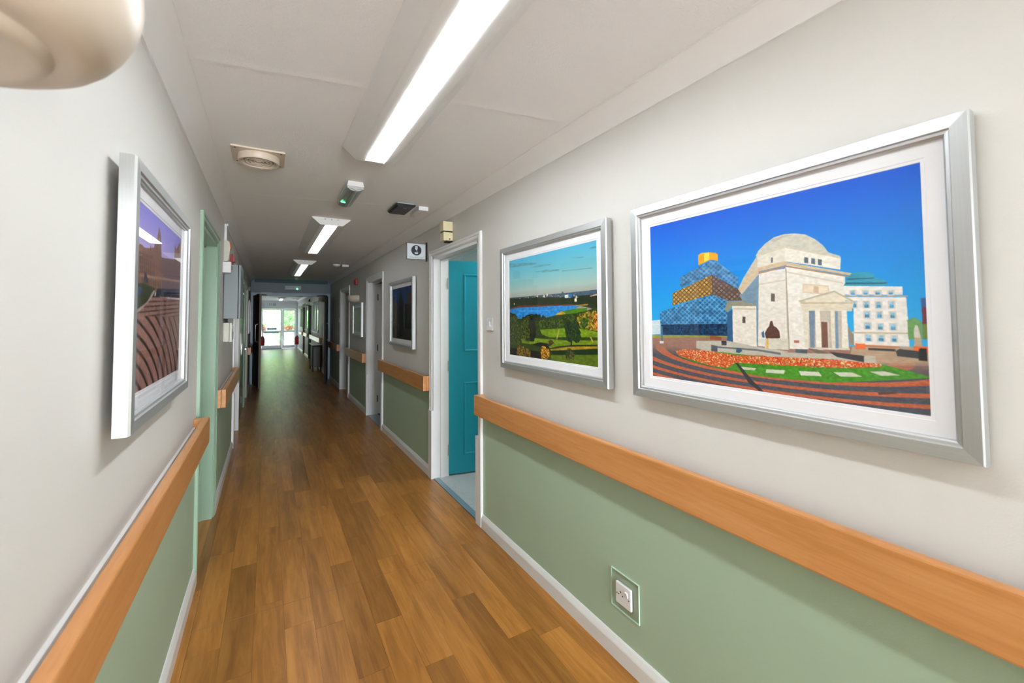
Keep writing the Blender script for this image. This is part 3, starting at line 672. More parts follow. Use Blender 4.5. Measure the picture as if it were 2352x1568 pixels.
class Canvas:
    def __init__(s, w, h, top, bot, seed=1):
        s.W, s.H = w*2, h*2; s.rs = np.random.RandomState(seed)
        s.V, s.U = np.mgrid[0:s.H, 0:s.W].astype(np.float32); s.U = (s.U+.5)/s.W; s.V = (s.V+.5)/s.H
        t = s.V[..., None]; s.c = np.array(top, float)*(1-t)+np.array(bot, float)*t
    def grad(s, stops):
        vs = [a for a, _ in stops]
        for k in range(3): s.c[..., k] = np.interp(s.V, vs, [c[k] for _, c in stops])
    def mask(s, pl):
        x = np.array(pl[0::2])*s.W; y = np.array(pl[1::2])*s.H
        x0, x1 = int(max(0, x.min())), int(min(s.W, x.max()+1)); y0, y1 = int(max(0, y.min())), int(min(s.H, y.max()+1))
        if x1 <= x0 or y1 <= y0: return None
        Y, X = np.mgrid[y0:y1, x0:x1]; X = X+.5; Y = Y+.5; m = np.zeros(X.shape, bool); n = len(x)
        for i in range(n):
            xa, ya, xb_, yb_ = x[i], y[i], x[(i+1) % n], y[(i+1) % n]
            if ya == yb_: continue
            m ^= ((ya > Y) != (yb_ > Y)) & (X < (xb_-xa)*(Y-ya)/(yb_-ya)+xa)
        return (slice(y0, y1), slice(x0, x1)), m
    def fill(s, pl, col, jit=.04, ns=(10, 10)):
        r = s.mask(pl)
        if r is None: return
        sl, m = r; n = vnoise(m.shape[0], m.shape[1], *ns, s.rs)
        cc = np.array(col, float)[None, None]*(1+jit*(n-.5)*2)[..., None]
        s.c[sl] = np.where(m[..., None], cc, s.c[sl])
    def blend(s, pl, fn):
        r = s.mask(pl)
        if r is None: return
        sl, m = r; out = fn(s.c[sl], s.U[sl], s.V[sl], m); s.c[sl] = np.where(m[..., None], out, s.c[sl])
    def run(s, data):
        for k, pl, col in data:
            if k == 'F': s.fill(pl, col, getattr(s, 'jit', .05), (7, 12))
            elif k in ('LAT', 'LATD'):
                def f(c, u, v, m):
                    a = np.abs(np.sin((u*1.33*105+v*120)))**7; b = np.abs(np.sin((u*1.33*105-v*120)))**7
                    w = np.clip(a+b, 0, 1)*(.55 if k == 'LAT' else .75)
                    n = vnoise(m.shape[0], m.shape[1], 14, 20, s.rs); w = w*(.4+1.0*n)
                    base = c*(.75+.5*n)[..., None]
                    return base*(1-w[..., None])+np.array(col, float)*w[..., None]
                s.blend(pl, f)
            elif k == 'GL': s.blend(pl, lambda c, u, v, m: c*(.6+.5*vnoise(m.shape[0], m.shape[1], 40, 3, s.rs))[..., None]+np.array(col, float)*(.5*vnoise(m.shape[0], m.shape[1], 6, 9, s.rs)**2)[..., None])
            elif k == 'STRIPE':
                def f(c, u, v, m):
                    d = np.sqrt(((u-.57)/.45)**2+((v-.80)/.105)**2)
                    st = np.sin((d-1.0)*19-1.4) > .30
                    n = vnoise(m.shape[0], m.shape[1], 2, 7, s.rs)
                    a = np.array((196, 100, 64))*(.86+.28*n)[..., None]; b = np.array((78, 82, 94))*(.8+.4*n)[..., None]
                    out = np.where(st[..., None], a, b); fade = np.clip((v-.79)/.06, 0, 1)[..., None]
                    return c*(1-fade)+out*fade
                s.blend(pl, f)
            elif k == 'FLOW':
                def f(c, u, v, m):
                    idx = np.clip((vnoise(m.shape[0], m.shape[1], 4, 5, s.rs)-.5)*1.7+.5, 0, .999)*6.6+s.rs.rand(*m.shape)*.4
                    pal = np.array([(186, 30, 24), (236, 190, 60), (214, 44, 24), (226, 60, 24), (240, 130, 30), (206, 36, 50), (150, 150, 40), (240, 205, 170)], float)
                    return pal[np.clip((idx*1.15).astype(int), 0, 7)]
                s.blend(pl, f)
            elif k == 'GARDEN': s.fill(pl, col, .16, (5, 9))
            elif k == 'WIN':
                for w in WINS:
                    a, b_, c_, d = w; p = 0.004
                    s.fill([a-p, b_-p, c_+p, b_-p, c_+p, d+p, a-p, d+p], (214, 206, 196)); s.fill([a, b_, c_, b_, c_, d, a, d], (66, 146, 192), .25)
                    s.fill([a, b_, c_, b_, c_, (b_+d)/2, a, (b_+d)/2], (150, 196, 216), .15)
            elif k == 'CLOUD':
                def f(c, u, v, m):
                    n = vnoise(m.shape[0], m.shape[1], 5, 26, s.rs); w = (.55*n+.1)[..., None]; return c*(1-w)+np.array(col, float)*.85*w
                s.blend(pl, f)
            elif k == 'SPK':
                def f(c, u, v, m):
                    n = vnoise(m.shape[0], m.shape[1], 4, 4, s.rs) > .74; return np.where(n[..., None], np.array(col, float)*(.6+.4*s.rs.rand(*m.shape))[..., None], c)
                s.blend(pl, f)
            elif k == 'TREE':
                xs = pl[0::2]; ys = pl[1::2]; P = []
                for i in range(len(xs)):
                    xa, ya, xb_, yb_ = xs[i], ys[i], xs[(i+1) % len(xs)], ys[(i+1) % len(xs)]
                    nn = max(2, int(math.hypot(xb_-xa, yb_-ya)/.02))
                    for j in range(nn): P += [xa+(xb_-xa)*j/nn+s.rs.uniform(-.008, .008), ya+(yb_-ya)*j/nn+s.rs.uniform(-.009, .009)]
                
                s.fill(P, col, .75, (5, 6)); s.blend(P, lambda c, u, v, m: c+(vnoise(m.shape[0], m.shape[1], 3, 3, s.rs) > .68)[..., None]*np.array((34, 30, 6)))
            elif k == 'VB':
                s.blend(pl, lambda c, u, v, m: np.where((np.sin(u*190) > .1)[..., None] & (np.sin(v*130) > -.75)[..., None], np.array(col, float), c))
            elif k == 'STEP':
                def f(c, u, v, m):
                    d = np.sqrt(((u+.35)/1.05)**2+((v-1.22)/.68)**2)
                    q = (d*10.5) % 1.0; up_ = v < .60
                    q = np.where(up_, (v*36+u*2) % 1.0, q)
                    w = np.where(q < .28, .32, 1.0)*(.85+.3*vnoise(m.shape[0], m.shape[1], 5, 5, s.rs))
                    base = np.array((128, 92, 84), float); return base*w[..., None]
                s.blend(pl, f)
        return s
    def out(s):
        c = s.c.reshape(s.H//2, 2, s.W//2, 2, 3).mean((1, 3))/255
        return np.clip(np.where(c <= .04045, c/12.92, ((c+.055)/1.055)**2.4), 0, 1)
def print_mesh(img, fn, name, parent, gain=1.0):
    H, W = img.shape[:2]; y, x = np.mgrid[0:H, 0:W]
    c00, c10, c01 = (np.array(fn(a, b)) for a, b in ((0, 0), (1, 0), (0, 1)))
    pos = c00+(x/(W-1))[..., None]*(c10-c00)+(y/(H-1))[..., None]*(c01-c00)
    ctr = Vector(parent['o']); pos = pos-np.array(ctr)
    idx = np.arange(H*W).reshape(H, W); q = np.stack([idx[:-1, :-1], idx[1:, :-1], idx[1:, 1:], idx[:-1, 1:]], -1).reshape(-1, 4)
    me = bpy.data.meshes.new(name); me.vertices.add(H*W); me.vertices.foreach_set('co', pos.astype(np.float32).ravel())
    me.loops.add(q.size); me.loops.foreach_set('vertex_index', q.ravel().astype(np.int32)); me.polygons.add(len(q))
    me.polygons.foreach_set('loop_start', np.arange(0, q.size, 4, dtype=np.int32)); me.update(calc_edges=True)
    ca = me.color_attributes.new('ink', 'FLOAT_COLOR', 'POINT')
    ca.data.foreach_set('color', np.concatenate([np.clip(img*gain, 0, 1), np.ones((H, W, 1))], -1).astype(np.float32).ravel())
    me.materials.append(PRINT); o = bpy.data.objects.new(name, me); COL.objects.link(o); o.parent = parent; return o
FPROF = [(0, 0), (0, .029), (.0025, .0345), (.031, .035), (.0335, .0295), (.040, .0285), (.0435, .025), (.044, .020), (.044, 0)]
MPROF = [(.040, .0155), (.0775, .0155), (.0787, .014), (.0855, .014), (.0867, .0125), (.0867, .010), (.040, .010)]
def picture(side, y0, y1, z0, z1, off, canvas, label, gain=1.0, k=1.0):
    root = thing('framed_picture', (SX[side](off), (y0+y1)/2, z0), label, 'picture', 'silver-framed pictures along the corridor')
    fn = lambda s, t, h: (SX[side](off+h), s, t)
    FP = [(a*k, h) for a, h in FPROF]; MP = [(a*k, h) for a, h in MPROF]
    for sd in 'bt01':
        mitred(MB(), FP, y0, y1, z0, z1, fn, sd).build('frame_side', SILVER_V if sd in '01' else SILVER_H, root)
    mitred(MB(), MP, y0, y1, z0, z1, fn, 'bt01').build('mat_board', MATW, root)
    MB().box(SX[side](off+.002), SX[side](off+.009), y0+.02, y1-.02, z0+.02, z1-.02).build('backing_board', BLACKM, root)
    i = .0862*k
    f2 = (lambda u, v: (SX[side](off+.0128), y1-i-(y1-y0-2*i)*u, z1-i-(z1-z0-2*i)*v)) if side == 'r' else (lambda u, v: (SX[side](off+.0128), y0+i+(y1-y0-2*i)*u, z1-i-(z1-z0-2*i)*v))
    print_mesh(canvas.out(), f2, 'photo_print', root, gain)
    g = MB().box(SX[side](off+.0190), SX[side](off+.0205), y0+.042*k, y1-.042*k, z0+.042*k, z1-.042*k).build('glass_pane', GLASS, root)
    g.visible_shadow = True
    return root
c = Canvas(620, 450, (0, 0, 0), (0, 0, 0), 3); c.grad([(0, (0, 92, 216)), (.25, (0, 128, 228)), (.5, (0, 158, 232)), (.75, (60, 180, 236)), (1, (60, 180, 236))]); c.run(ART_PLAZA)
picture('r', .283, 1.260, 1.153, 1.911, .010, c, 'largest nearest picture on the right wall, white domed stone building under blue sky', .98)
c = Canvas(320, 240, (0, 0, 0), (0, 0, 0), 5); c.grad([(0, (78, 172, 205)), (.18, (112, 180, 190)), (.33, (160, 184, 176)), (.42, (160, 150, 140)), (1, (120, 120, 110))]); c.jit = .16; c.run(ART_LAKE)
picture('r', 1.405, 2.393, 1.155, 1.911, .010, c, 'picture of a blue lake and green fields, beside the light switch', 1.15)
c = Canvas(230, 190, (0, 0, 0), (0, 0, 0), 7); c.grad([(0, (112, 110, 190)), (.18, (150, 138, 190)), (.4, (196, 186, 196)), (1, (120, 90, 90))]); c.run(ART_STEPS)
picture('l', 1.368, 2.232, 1.186, 1.882, .0215, c, 'only picture on the left wall, brown curving steps below a clock tower', 1.7)
c = Canvas(170, 130, (0, 0, 0), (0, 0, 0), 9); c.grad([(0, (0, 44, 96)), (.3, (10, 70, 130)), (.6, (60, 80, 100)), (1, (30, 30, 30))]); c.run(ART_SPIRE)
picture('r', 4.297, 5.268, 1.150, 1.907, .010, c, 'dark blue picture of a black spire between the two white door frames', .9)
c = Canvas(110, 80, (0, 0, 0), (0, 0, 0), 11); c.grad([(0, (30, 50, 60)), (.5, (40, 60, 40)), (1, (24, 20, 14))])
c.fill([.45, .1, .7, .1, .74, 1, .4, 1], (30, 20, 12), .3); c.fill([.0, .6, 1, .5, 1, 1, 0, 1], (24, 34, 14), .5)
picture('r', 7.07, 7.88, 1.178, 1.730, .010, c, 'smallest picture, dark green, below the cream wall sconce on the right', .9, .85)
# ------------------------------------------------------------------ ceiling luminaires
def luminaire(y0, y1, radiance, label, x=.5):
    root = thing('ceiling_light', (x, (y0+y1)/2, ZC), label, 'ceiling light', 'trapezoid strip lights down the corridor ceiling')
    W = plain('luminaire_enamel', (.74,.735,.72), .35, var=.01) if 'luminaire_enamel' not in bpy.data.materials else bpy.data.materials['luminaire_enamel']
    sec = [(-.167, 0), (-.164, -.006), (-.104, -.058), (-.095, -.063), (-.052, -.066), (-.052, -.05), (.052, -.05), (.052, -.066), (.095, -.063), (.104, -.058), (.164, -.006), (.167, 0)]
    MB().prism(sec, y0+.004, y1-.004, lambda p, q, a: (x+p, a, ZC+q), caps=False).build('housing', W, root)
    for y in (y0, y1-.006):
        ep = [(-.167, 0), (-.164, -.008), (-.104, -.060), (-.096, -.067), (.096, -.067), (.104, -.060), (.164, -.008), (.167, 0)] if y == y0 else [(-.163, 0), (-.160, -.006), (-.102, -.057), (-.094, -.060), (.094, -.060), (.102, -.057), (.160, -.006), (.163, 0)]
        e = MB().prism(ep, y, y+.006, lambda p, q, a: (x+p, a, ZC+q)).build('end_plate', W, root)
        if y == y0:
            for dx in (-.055, 0, .055): MB().cyl((x+dx, y-.002, ZC-.014), .004, .003, 'y', 8).build('screw', DARKM, e)
    m = emis('diffuser_%d' % round(y0*10), (.93, .98, 1.02), radiance)
    MB().box(x-.050, x+.050, y0+.07, y1-.05, ZC-.069, ZC-.055, .003).build('diffuser', m, root)
    return root
luminaire(.45, 2.40, LAMP_NEAR, 'nearest and largest strip light, running out of the top of the view')
luminaire(4.20, 6.16, LAMP_MID, 'second strip light along the ceiling, past the round vent')
luminaire(7.43, 9.55, LAMP_FAR, 'third strip light, just before the shade-tinted header')
luminaire(20.45, 22.4, 6.0, 'strip light seen beyond the dark double doors')
luminaire(-2.80, -.85, LAMP_NEAR*1.0, 'strip light overhead behind the viewer')
luminaire(13.6, 15.5, 2.5, 'strip light just past the header, hidden above the opening')
rl = thing('ceiling_light', (2.3, 3.4, ZC), 'round ceiling light inside the room behind the teal door', 'ceiling light')
MB().cyl((2.3, 3.4, ZC-.07), .16, .068, n=28).build('diffuser', emis('room_globe', (.95, .98, 1), 22), rl); MB().cyl((2.3, 3.4, ZC-.02), .18, .019, n=28).build('base', PLASTIC, rl)
# ------------------------------------------------------------------ round ceiling vent
vt = thing('ceiling_vent', (-.055, 2.78, ZC), 'beige square vent with concentric round louvres on the ceiling', 'vent')
MB().box(-.185, .073, 2.651, 2.909, ZC-.010, ZC, .003).build('plate', VENT, vt)
cv = (-.056, 2.775, ZC)
MB().lathe([(.104, -.008), (.104, -.040), (.099, -.046), (.088, -.044), (.086, -.012)], cv, n=48).build('outer_ring', VENT, vt)
MB().cyl((cv[0], cv[1], ZC-.0125), .088, .002, n=40).build('dark_throat', BLACKM, vt)
for r in (.068, .048, .028): MB().lathe([(r+.003, -.014), (r-.001, -.040), (r-.004, -.041), (r-.006, -.036), (r, -.0135)], cv, n=40).build('louvre_ring', VENT, vt)
MB().cyl((cv[0], cv[1], ZC-.040), .012, .028, n=20).build('hub', VENT, vt)
vn = MB()
for r0_, r1_ in ((.074, .087), (.054, .066), (.034, .046)):
    n = int(2*math.pi*r1_/.0075)
    for k in range(n):
        a = 2*math.pi*k/n; ca, sa = math.cos(a), math.sin(a); t = .0014
        vs = []
        for z in (ZC-.034, ZC-.013):
            for rr, sg in ((r0_, -1), (r1_, -1), (r1_, 1), (r0_, 1)): vs.append((cv[0]+ca*rr-sa*t*sg, cv[1]+sa*rr+ca*t*sg, z))
        vn.add(vs, [(0, 1, 2, 3), (4, 7, 6, 5), (0, 4, 5, 1), (1, 5, 6, 2), (2, 6, 7, 3), (3, 7, 4, 0)])
f = vn.build('radial_fins', VENT, vt); f['kind'] = 'stuff'
for sx_ in (-.165, .053):
    for sy_ in (2.671, 2.889): MB().cyl((sx_, sy_, ZC-.0112), .005, .002, n=10).build('screw', DARKM, vt)
# ------------------------------------------------------------------ emergency lights
em = thing('emergency_light', (.505, 3.235, ZC), 'clear-covered emergency bulkhead light with a green lamp, after the vent', 'emergency light')
MB().prism([(-.048, 0), (-.054, -.030), (-.057, -.033), (.057, -.033), (.054, -.030), (.048, 0)], 2.99, 3.48, lambda p, q, a: (.505+p, a, ZC+q)).build('body', PLASTIC, em)
arcp = [(.057*math.cos(t), -.034-.030*math.sin(t)) for t in np.linspace(0, math.pi, 15)]
MB().prism([(p*.93, q+.002) for p, q in arcp], 3.006, 3.474, lambda p, q, a: (.505+p, a, ZC+q), smooth=True).build('reflector', plain('ribbed_reflector', (.55,.58,.58), .3, metal=.3), em)
cvr = MB().prism(arcp, 3.004, 3.476, lambda p, q, a: (.505+p, a, ZC+q), smooth=True).build('cover', GLASSC, em)
MB().box(.452, .558, 2.992, 3.003, ZC-.050, ZC-.033, .002).build('end_clip', GREY_PL, em)
MB().prism([(-.052, -.034), (0, -.062), (.052, -.034)], 2.990, 3.002, lambda p, q, a: (.505+p, a, ZC+q)).build('end_cap', GREY_PL, em)
MB().cyl((.505, 2.986, ZC-.048), .005, .006, 'y', 10).build('screw', METAL, em)
MB().tube([(.458, 3.34, ZC-.058), (.47, 3.34, ZC-.062), (.49, 3.34, ZC-.064)], .0028).build('green_lamp', emis('green_led', (.02, 1, .22), 5), em)
e2 = thing('emergency_light', (.51, YP, 2.15), 'emergency bulkhead light with green lamp, on the shade-tinted header', 'emergency light')
MB().box(.335, .68, YP-.05, YP, 2.155, 2.256, .006).build('body', plain('bulkhead_shell', (.35,.42,.46), .4), e2)
MB().box(.345, .67, YP-.075, YP-.049, 2.165, 2.20, .008).build('cover', GREY_PL, e2)
MB().cyl((.595, YP-.084, 2.182), .012, .012, 'y', 12).build('green_lamp', emis('green_led_bright', (.05, 1, .2), 12), e2)
# ceiling boxes
bd = thing('ceiling_sensor', (.95, 3.49, ZC), 'flat black square device on the ceiling beside a small white box', 'sensor')
MB().box(.885, 1.02, 3.36, 3.62, ZC-.010, ZC, .002).build('mount', GREY_PL, bd)
MB().prism([(-.078, -.010), (-.078, -.022), (-.062, -.034), (.062, -.034), (.078, -.022), (.078, -.010)], 3.35, 3.63, lambda p, q, a: (.952+p, a, ZC+q)).build('shell', BLACK, bd)
MB().box(.945, .968, 3.40, 3.406, ZC-.0355, ZC-.034).build('badge', GREY_PL, bd)
wb_ = thing('junction_box', (1.12, 3.47, ZC), 'small white box on the ceiling beside the black device', 'box')
MB().box(1.072, 1.155, 3.40, 3.60, ZC-.034, ZC, .003).build('lid', PLASTIC, wb_); MB().box(1.076, 1.151, 3.404, 3.596, ZC-.002, ZC).build('base', GREY_PL, wb_)
sd_ = thing('smoke_detector', (1.01, 7.78, ZC), 'white disc detector on the ceiling in front of the small far box', 'detector')
MB().lathe([(0, 0), (.062, 0), (.062, -.012), (.048, -.03), (.02, -.038), (0, -.038)], (1.01, 7.78, ZC), n=28).build('disc', PLASTIC, sd_); MB().cyl((1.01, 7.78, ZC-.044), .012, .006, n=12).build('sensor_cap', GREY_PL, sd_)
wb2 = thing('junction_box', (1.14, 7.77, ZC), 'far white box on the ceiling beside the disc detector', 'box')
MB().box(1.095, 1.20, 7.73, 7.86, ZC-.036, ZC, .003).build('lid', PLASTIC, wb2); MB().box(1.10, 1.195, 7.735, 7.855, ZC-.002, ZC).build('base', GREY_PL, wb2)
sd2 = thing('smoke_detector', (.54, 10.7, ZC), 'small smoke detector on the dark ceiling before the header', 'detector')
MB().lathe([(0, 0), (.05, 0), (.05, -.015), (.035, -.045), (0, -.05)], (.54, 10.7, ZC), n=24).build('disc', GREY_PL, sd2); MB().cyl((.54, 10.7, ZC-.058), .01, .01, n=10).build('sensor_cap', BLACK, sd2)
# ------------------------------------------------------------------ sconces
def sconce(side, y, label, mat=SHADE, s=1.0, zb=1.763):
    root = thing('wall_sconce', (SX[side](0), y, zb), label, 'wall light', 'bowl-shaped wall sconces')
    a0, a1 = (-math.pi/2, math.pi/2) if side == 'l' else (math.pi/2, 3*math.pi/2)
    pr = [(0, .006), (.060, .005), (.095, .003), (.108, .0), (.116, .001), (.121, .006), (.125, .011), (.130, .012), (.140, .011), (.152, .014), (.166, .022), (.178, .034), (.188, .049), (.196, .066), (.201, .084), (.203, .100), (.202, .116), (.199, .130), (.194, .142), (.188, .150), (.184, .150), (.182, .146), (.188, .135), (.194, .110), (.193, .09), (.186, .066), (.172, .044), (.150, .028), (.12, .022), (0, .018)]
    pr = [(r*s, h*s) for r, h in pr]
    MB().lathe(pr, (SX[side](0), y, zb), n=56, a0=a0, a1=a1).build('bowl_shade', mat, root)
    MB().box(SX[side](0), SX[side](.012), y-.06, y+.06, zb+.03, zb+.13, .003).build('back_plate', PLASTIC, root)
    MB().cyl((SX[side](.07), y, zb+.03), .018, .07, n=14).build('bulb', PLASTIC, root)
    return root
sconce('l', .66, 'large blurred cream bowl sconce at the top left corner of the view')
sconce('r', 7.64, 'cream half-bowl sconce above the smallest picture on the right wall', s=.80, zb=1.745)
for y, lb in ((12.55, 'nearest sconce beyond the dark doors, hard against the right door leaf'), (15.9, 'second sconce beyond the dark doors'), (18.7, 'third sconce beyond the dark doors'), (21.3, 'last sconce before the glazed end doors')):
    sconce('r', y, lb, IVORY, .8, 1.93)
# ------------------------------------------------------------------ small wall fittings, right
fr = thing('air_freshener', (R_, 3.34, 2.11), 'cream box dispenser with a black band above the teal doorway', 'dispenser')
MB().box(R_-.085, R_-.001, 3.300, 3.385, 2.195, 2.275, .004).build('upper_shell', CREAM_PL, fr); MB().box(R_-.078, R_-.002, 3.303, 3.383, 2.183, 2.197).build('band', BLACK, fr)
MB().box(R_-.082, R_-.001, 3.300, 3.387, 2.115, 2.185, .004).build('lower_shell', CREAM_PL, fr); MB().cyl((R_-.028, 3.298, 2.128), .006, .004, 'y', 12).build('lock', BLACK, fr)
MB().box(R_-.05, R_-.001, 3.305, 3.38, 2.106, 2.115).build('foot', BLACKM, fr)
sg = thing('projecting_sign', (R_, 3.97, 2.03), 'white projecting toilet sign with a black round pictogram', 'sign')
MB().box(R_-.012, R_, 3.955, 3.985, 2.020, 2.203, .002).build('wall_bracket', BLACK, sg)
pn = MB().box(R_-.200, R_-.012, 3.966, 3.974, 2.034, 2.190).build('frame', plain('dark_grey_edge', (.07,.075,.08), .4), sg)
MB().box(R_-.195, R_-.017, 3.9652, 3.9748, 2.039, 2.185).build('panel', plain('sign_face', (.62,.68,.72), .5, var=.01), sg)
def flat(name, polys, y, mat, parent, t=.0006):
    mb = MB()
    for pl in polys: mb.prism(pl, y, y-t, lambda p, q, a: (p, a, q))
    return mb.build(name, mat, parent)
circ = lambda cx, cz, r, n=40: [(cx+r*math.cos(2*math.pi*k/n), cz+r*math.sin(2*math.pi*k/n)) for k in range(n)]
cx_, cz_ = R_-.106, 2.122
flat('pictogram_disc', [circ(cx_, cz_, .050)], 3.9652, plain('sign_ink', (.012,.013,.03), .5), sg)
WI = plain('pictogram_white', (.62,.66,.70), .5)
flat('pictogram', [[(cx_-.012, cz_+.040), (cx_+.012, cz_+.040), (cx_+.012, cz_+.024), (cx_-.012, cz_+.024)], [(cx_-.013, cz_+.022), (cx_+.013, cz_+.022), (cx_+.010, cz_+.010), (cx_+.003, cz_-.001), (cx_-.003, cz_-.001), (cx_-.010, cz_+.010)],
     [(cx_-.018, cz_-.021), (cx_+.018, cz_-.021), (cx_+.013, cz_-.036), (cx_-.013, cz_-.036)], [(cx_+.001, cz_-.012), (cx_+.004, cz_-.006), (cx_+.011, cz_-.004), (cx_+.012, cz_-.007), (cx_+.006, cz_-.009), (cx_+.004, cz_-.014)]], 3.9645, WI, sg)
def text(s_, size, loc, rot, mat, parent, name='lettering', sx=1.0):
    cu = bpy.data.curves.new(name, 'FONT'); cu.body = s_; cu.size = size; cu.align_x = 'CENTER'; cu.extrude = .0003; cu.resolution_u = 3
    t = bpy.data.objects.new(name, cu); COL.objects.link(t); dg = bpy.context.evaluated_depsgraph_get(); me = bpy.data.meshes.new_from_object(t.evaluated_get(dg))
    bpy.data.objects.remove(t); me.name = name; me.materials.clear(); me.materials.append(mat); o = bpy.data.objects.new(name, me); COL.objects.link(o); o.parent = parent
    o.matrix_world = Matrix.Translation(Vector(loc)-Vector(parent['o']) if False else Vector(loc)) @ rot @ Matrix.Diagonal((sx, 1, 1, 1)); o.matrix_parent_inverse = Matrix.Identity(4)
    mw = Matrix.Translation(Vector(loc)-Vector(parent['o'])) @ rot @ Matrix.Diagonal((sx, 1, 1, 1)); o.matrix_basis = mw; return o
RX = Matrix.Rotation(math.pi/2, 4, 'X')
text('Toilet/Bathroom', .0205, (cx_, 3.9648, 2.047), RX, plain('sign_lettering', (.20,.25,.30), .6), sg, sx=1.0)
sw = thing('light_switch', (R_, 2.61, 1.38), 'white light switch between the teal doorway and the lake picture', 'switch')
MB().box(R_-.011, R_, 2.572, 2.658, 1.383, 1.469, .003).build('plate', PLASTIC, sw)
MB().prism([(0, -.017), (.004, -.017), (.008, .017), (0, .017)], 2.603, 2.620, lambda p, q, a: (R_-.0105-p, a, 1.426+q)).build('rocker', PLASTIC, sw)
for yy in (2.583, 2.647): MB().cyl((R_-.0118, yy, 1.426), .003, .001, 'x', 8).build('screw', METAL, sw)
sk_ = thing('wall_socket', (R_, 1.365, .24), 'white single power socket on the green wall near the skirting', 'socket')
# clear surround
sur = MB(); mitred(sur, [(0, .001), (0, .003), (.003, .006), (.030, .0065), (.034, .0055), (.034, .001)], 1.287, 1.444, .213, .370, lambda s, t, h: (R_-h, s, t), 'bt01')
sur.build('clear_surround', glass_mat('clear_green_acrylic', (1,1,1), refl=.8), sk_)
ed = MB()
for a in ((1.2850, 1.4458, .2115, .2135), (1.2850, 1.4458, .369, .371)): ed.box(R_-.0065, R_, *a)
for a in ((1.2850, 1.2868), (1.4440, 1.4458)): ed.box(R_-.0064, R_, *a, .2137, .3688)
ed.build('surround_edge', plain('acrylic_edge', (.52,.70,.58), .15), sk_)
MB().box(R_-.016, R_-.004, 1.320, 1.408, .246, .334, .004).build('plate', PLASTIC, sk_)
MB().prism([(0, -.009), (.003, -.010), (.008, .010), (0, .011)], 1.336, 1.350, lambda p, q, a: (R_-.0155-p, a, .305+q)).build('rocker', PLASTIC, sk_)
def dot(y, z, w, h): MB().box(R_-.0166, R_-.0158, y-w/2, y+w/2, z-h/2, z+h/2).build('pin_hole', BLACKM, sk_)
dot(1.377, .300, .004, .008); dot(1.388, .283, .006, .004) if False else None
dot(1.3885, .288, .006, .004); dot(1.3655, .288, .006, .004)
for yy in (1.399, 1.330): MB().cyl((R_-.0168, yy, .288), .0026, .001, 'x', 8).build('screw', DARKM, sk_)
rb = thing('fire_sounder', (R_, 7.68, 2.06), 'dark red square sounder high on the right wall above the sconce', 'sounder')
MB().box(R_-.035, R_, 7.63, 7.75, 2.055, 2.155, .006).build('back_box', RED, rb); MB().lathe([(0, .05), (.03, .05), (.042, .034), (.042, .03)], (R_, 7.69, 2.105), 'x', 20).build('horn', RED, rb)
rb.children[1].scale = (1, 1, 1)
for ch in list(COL.objects):
    if ch.parent == rb and ch.name.startswith('horn'):
        for v in ch.data.vertices: v.co.x = -v.co.x
sw2 = thing('light_switch', (R_, 9.75, 1.40), 'tiny white switch in the dark beyond the closed right-hand door', 'switch')
MB().box(R_-.012, R_, 9.70, 9.785, 1.40, 1.486, .003).build('plate', PLASTIC, sw2); MB().box(R_-.016, R_-.012, 9.735, 9.75, 1.43, 1.456, .001).build('rocker', PLASTIC, sw2)
# ------------------------------------------------------------------ left wall fittings
al = thing('alarm_sounder', (L_, 4.52, 1.98), 'ivory alarm unit with an orange edge, above the white box', 'alarm')
MB().prism([(0, 1.983), (.026, 1.983), (.034, 1.990), (.046, 2.09), (.040, 2.150), (.030, 2.165), (0, 2.165)], 4.465, 4.585, lambda p, q, a: (L_+p, a, q)).build('shell', IVORY, al)
MB().prism([(.0395, 2.152), (.0462, 2.092), (.050, 2.10), (.044, 2.158)], 4.470, 4.580, lambda p, q, a: (L_+p, a, q)).build('orange_lens', ORANGE, al)
MB().box(L_, L_+.028, 4.47, 4.58, 1.974, 1.983).build('base', BLACKM, al)
cd2 = thing('cable_trunking', (L_, 4.50, 2.165), 'white cable trunking rising from the alarm unit to the coving', 'trunking')
MB().box(L_, L_+.018, 4.485, 4.515, 2.165, 2.316, .001).build('cover', PLASTIC, cd2); MB().cyl((L_+.022, 4.50, 2.300), .006, .02, n=10).build('gland', PLASTIC, cd2)
jb = thing('junction_box', (L_, 4.46, 1.875), 'white square box overlapping the top of the grey cabinet', 'box')
MB().box(L_, L_+.060, 4.38, 4.475, 1.875, 1.968, .002).build('shell', PLASTIC, jb)
for z in (1.915, 1.932): MB().cyl((L_+.060, 4.46, z), .004, .006, 'x', 8).build('screw', DARKM, jb)
rs_ = thing('fire_sounder', (L_, 4.96, 2.0), 'red sounder on the left wall behind the ivory alarm unit', 'sounder')
MB().box(L_, L_+.040, 4.90, 5.02, 2.00, 2.105, .005).build('back_box', RED, rs_); MB().prism([(.04, 2.03), (.058, 2.035), (.052, 2.09), (.04, 2.10)], 4.915, 5.005, lambda p, q, a: (L_+p, a, q)).build('horn', RED, rs_)
cb = thing('electrical_cabinet', (L_, 4.70, 1.476), 'tall grey steel electrical cabinet on the left wall', 'cabinet')
MB().box(L_+.003, L_+.108, 4.49, 4.93, 1.478, 1.955, .002).build('body', CABGREY, cb); MB().box(L_, L_+.003, 4.485, 4.935, 1.474, 1.96).build('wall_seal', BLACKM, cb)
MB().box(L_+.1085, L_+.1115, 4.495, 4.925, 1.483, 1.95).build('door_seal', BLACKM, cb)
dr = MB().box(L_+.112, L_+.130, 4.488, 4.932, 1.476, 1.957, .003).build('door', CABGREY, cb); MB().cyl((L_+.130, 4.88, 1.72), .012, .006, 'x', 14).build('lock', METAL, dr)
kp = thing('door_entry_panel', (L_, 4.60, 1.26), 'off-white control box with a small screen, under the grey cabinet', 'control box')
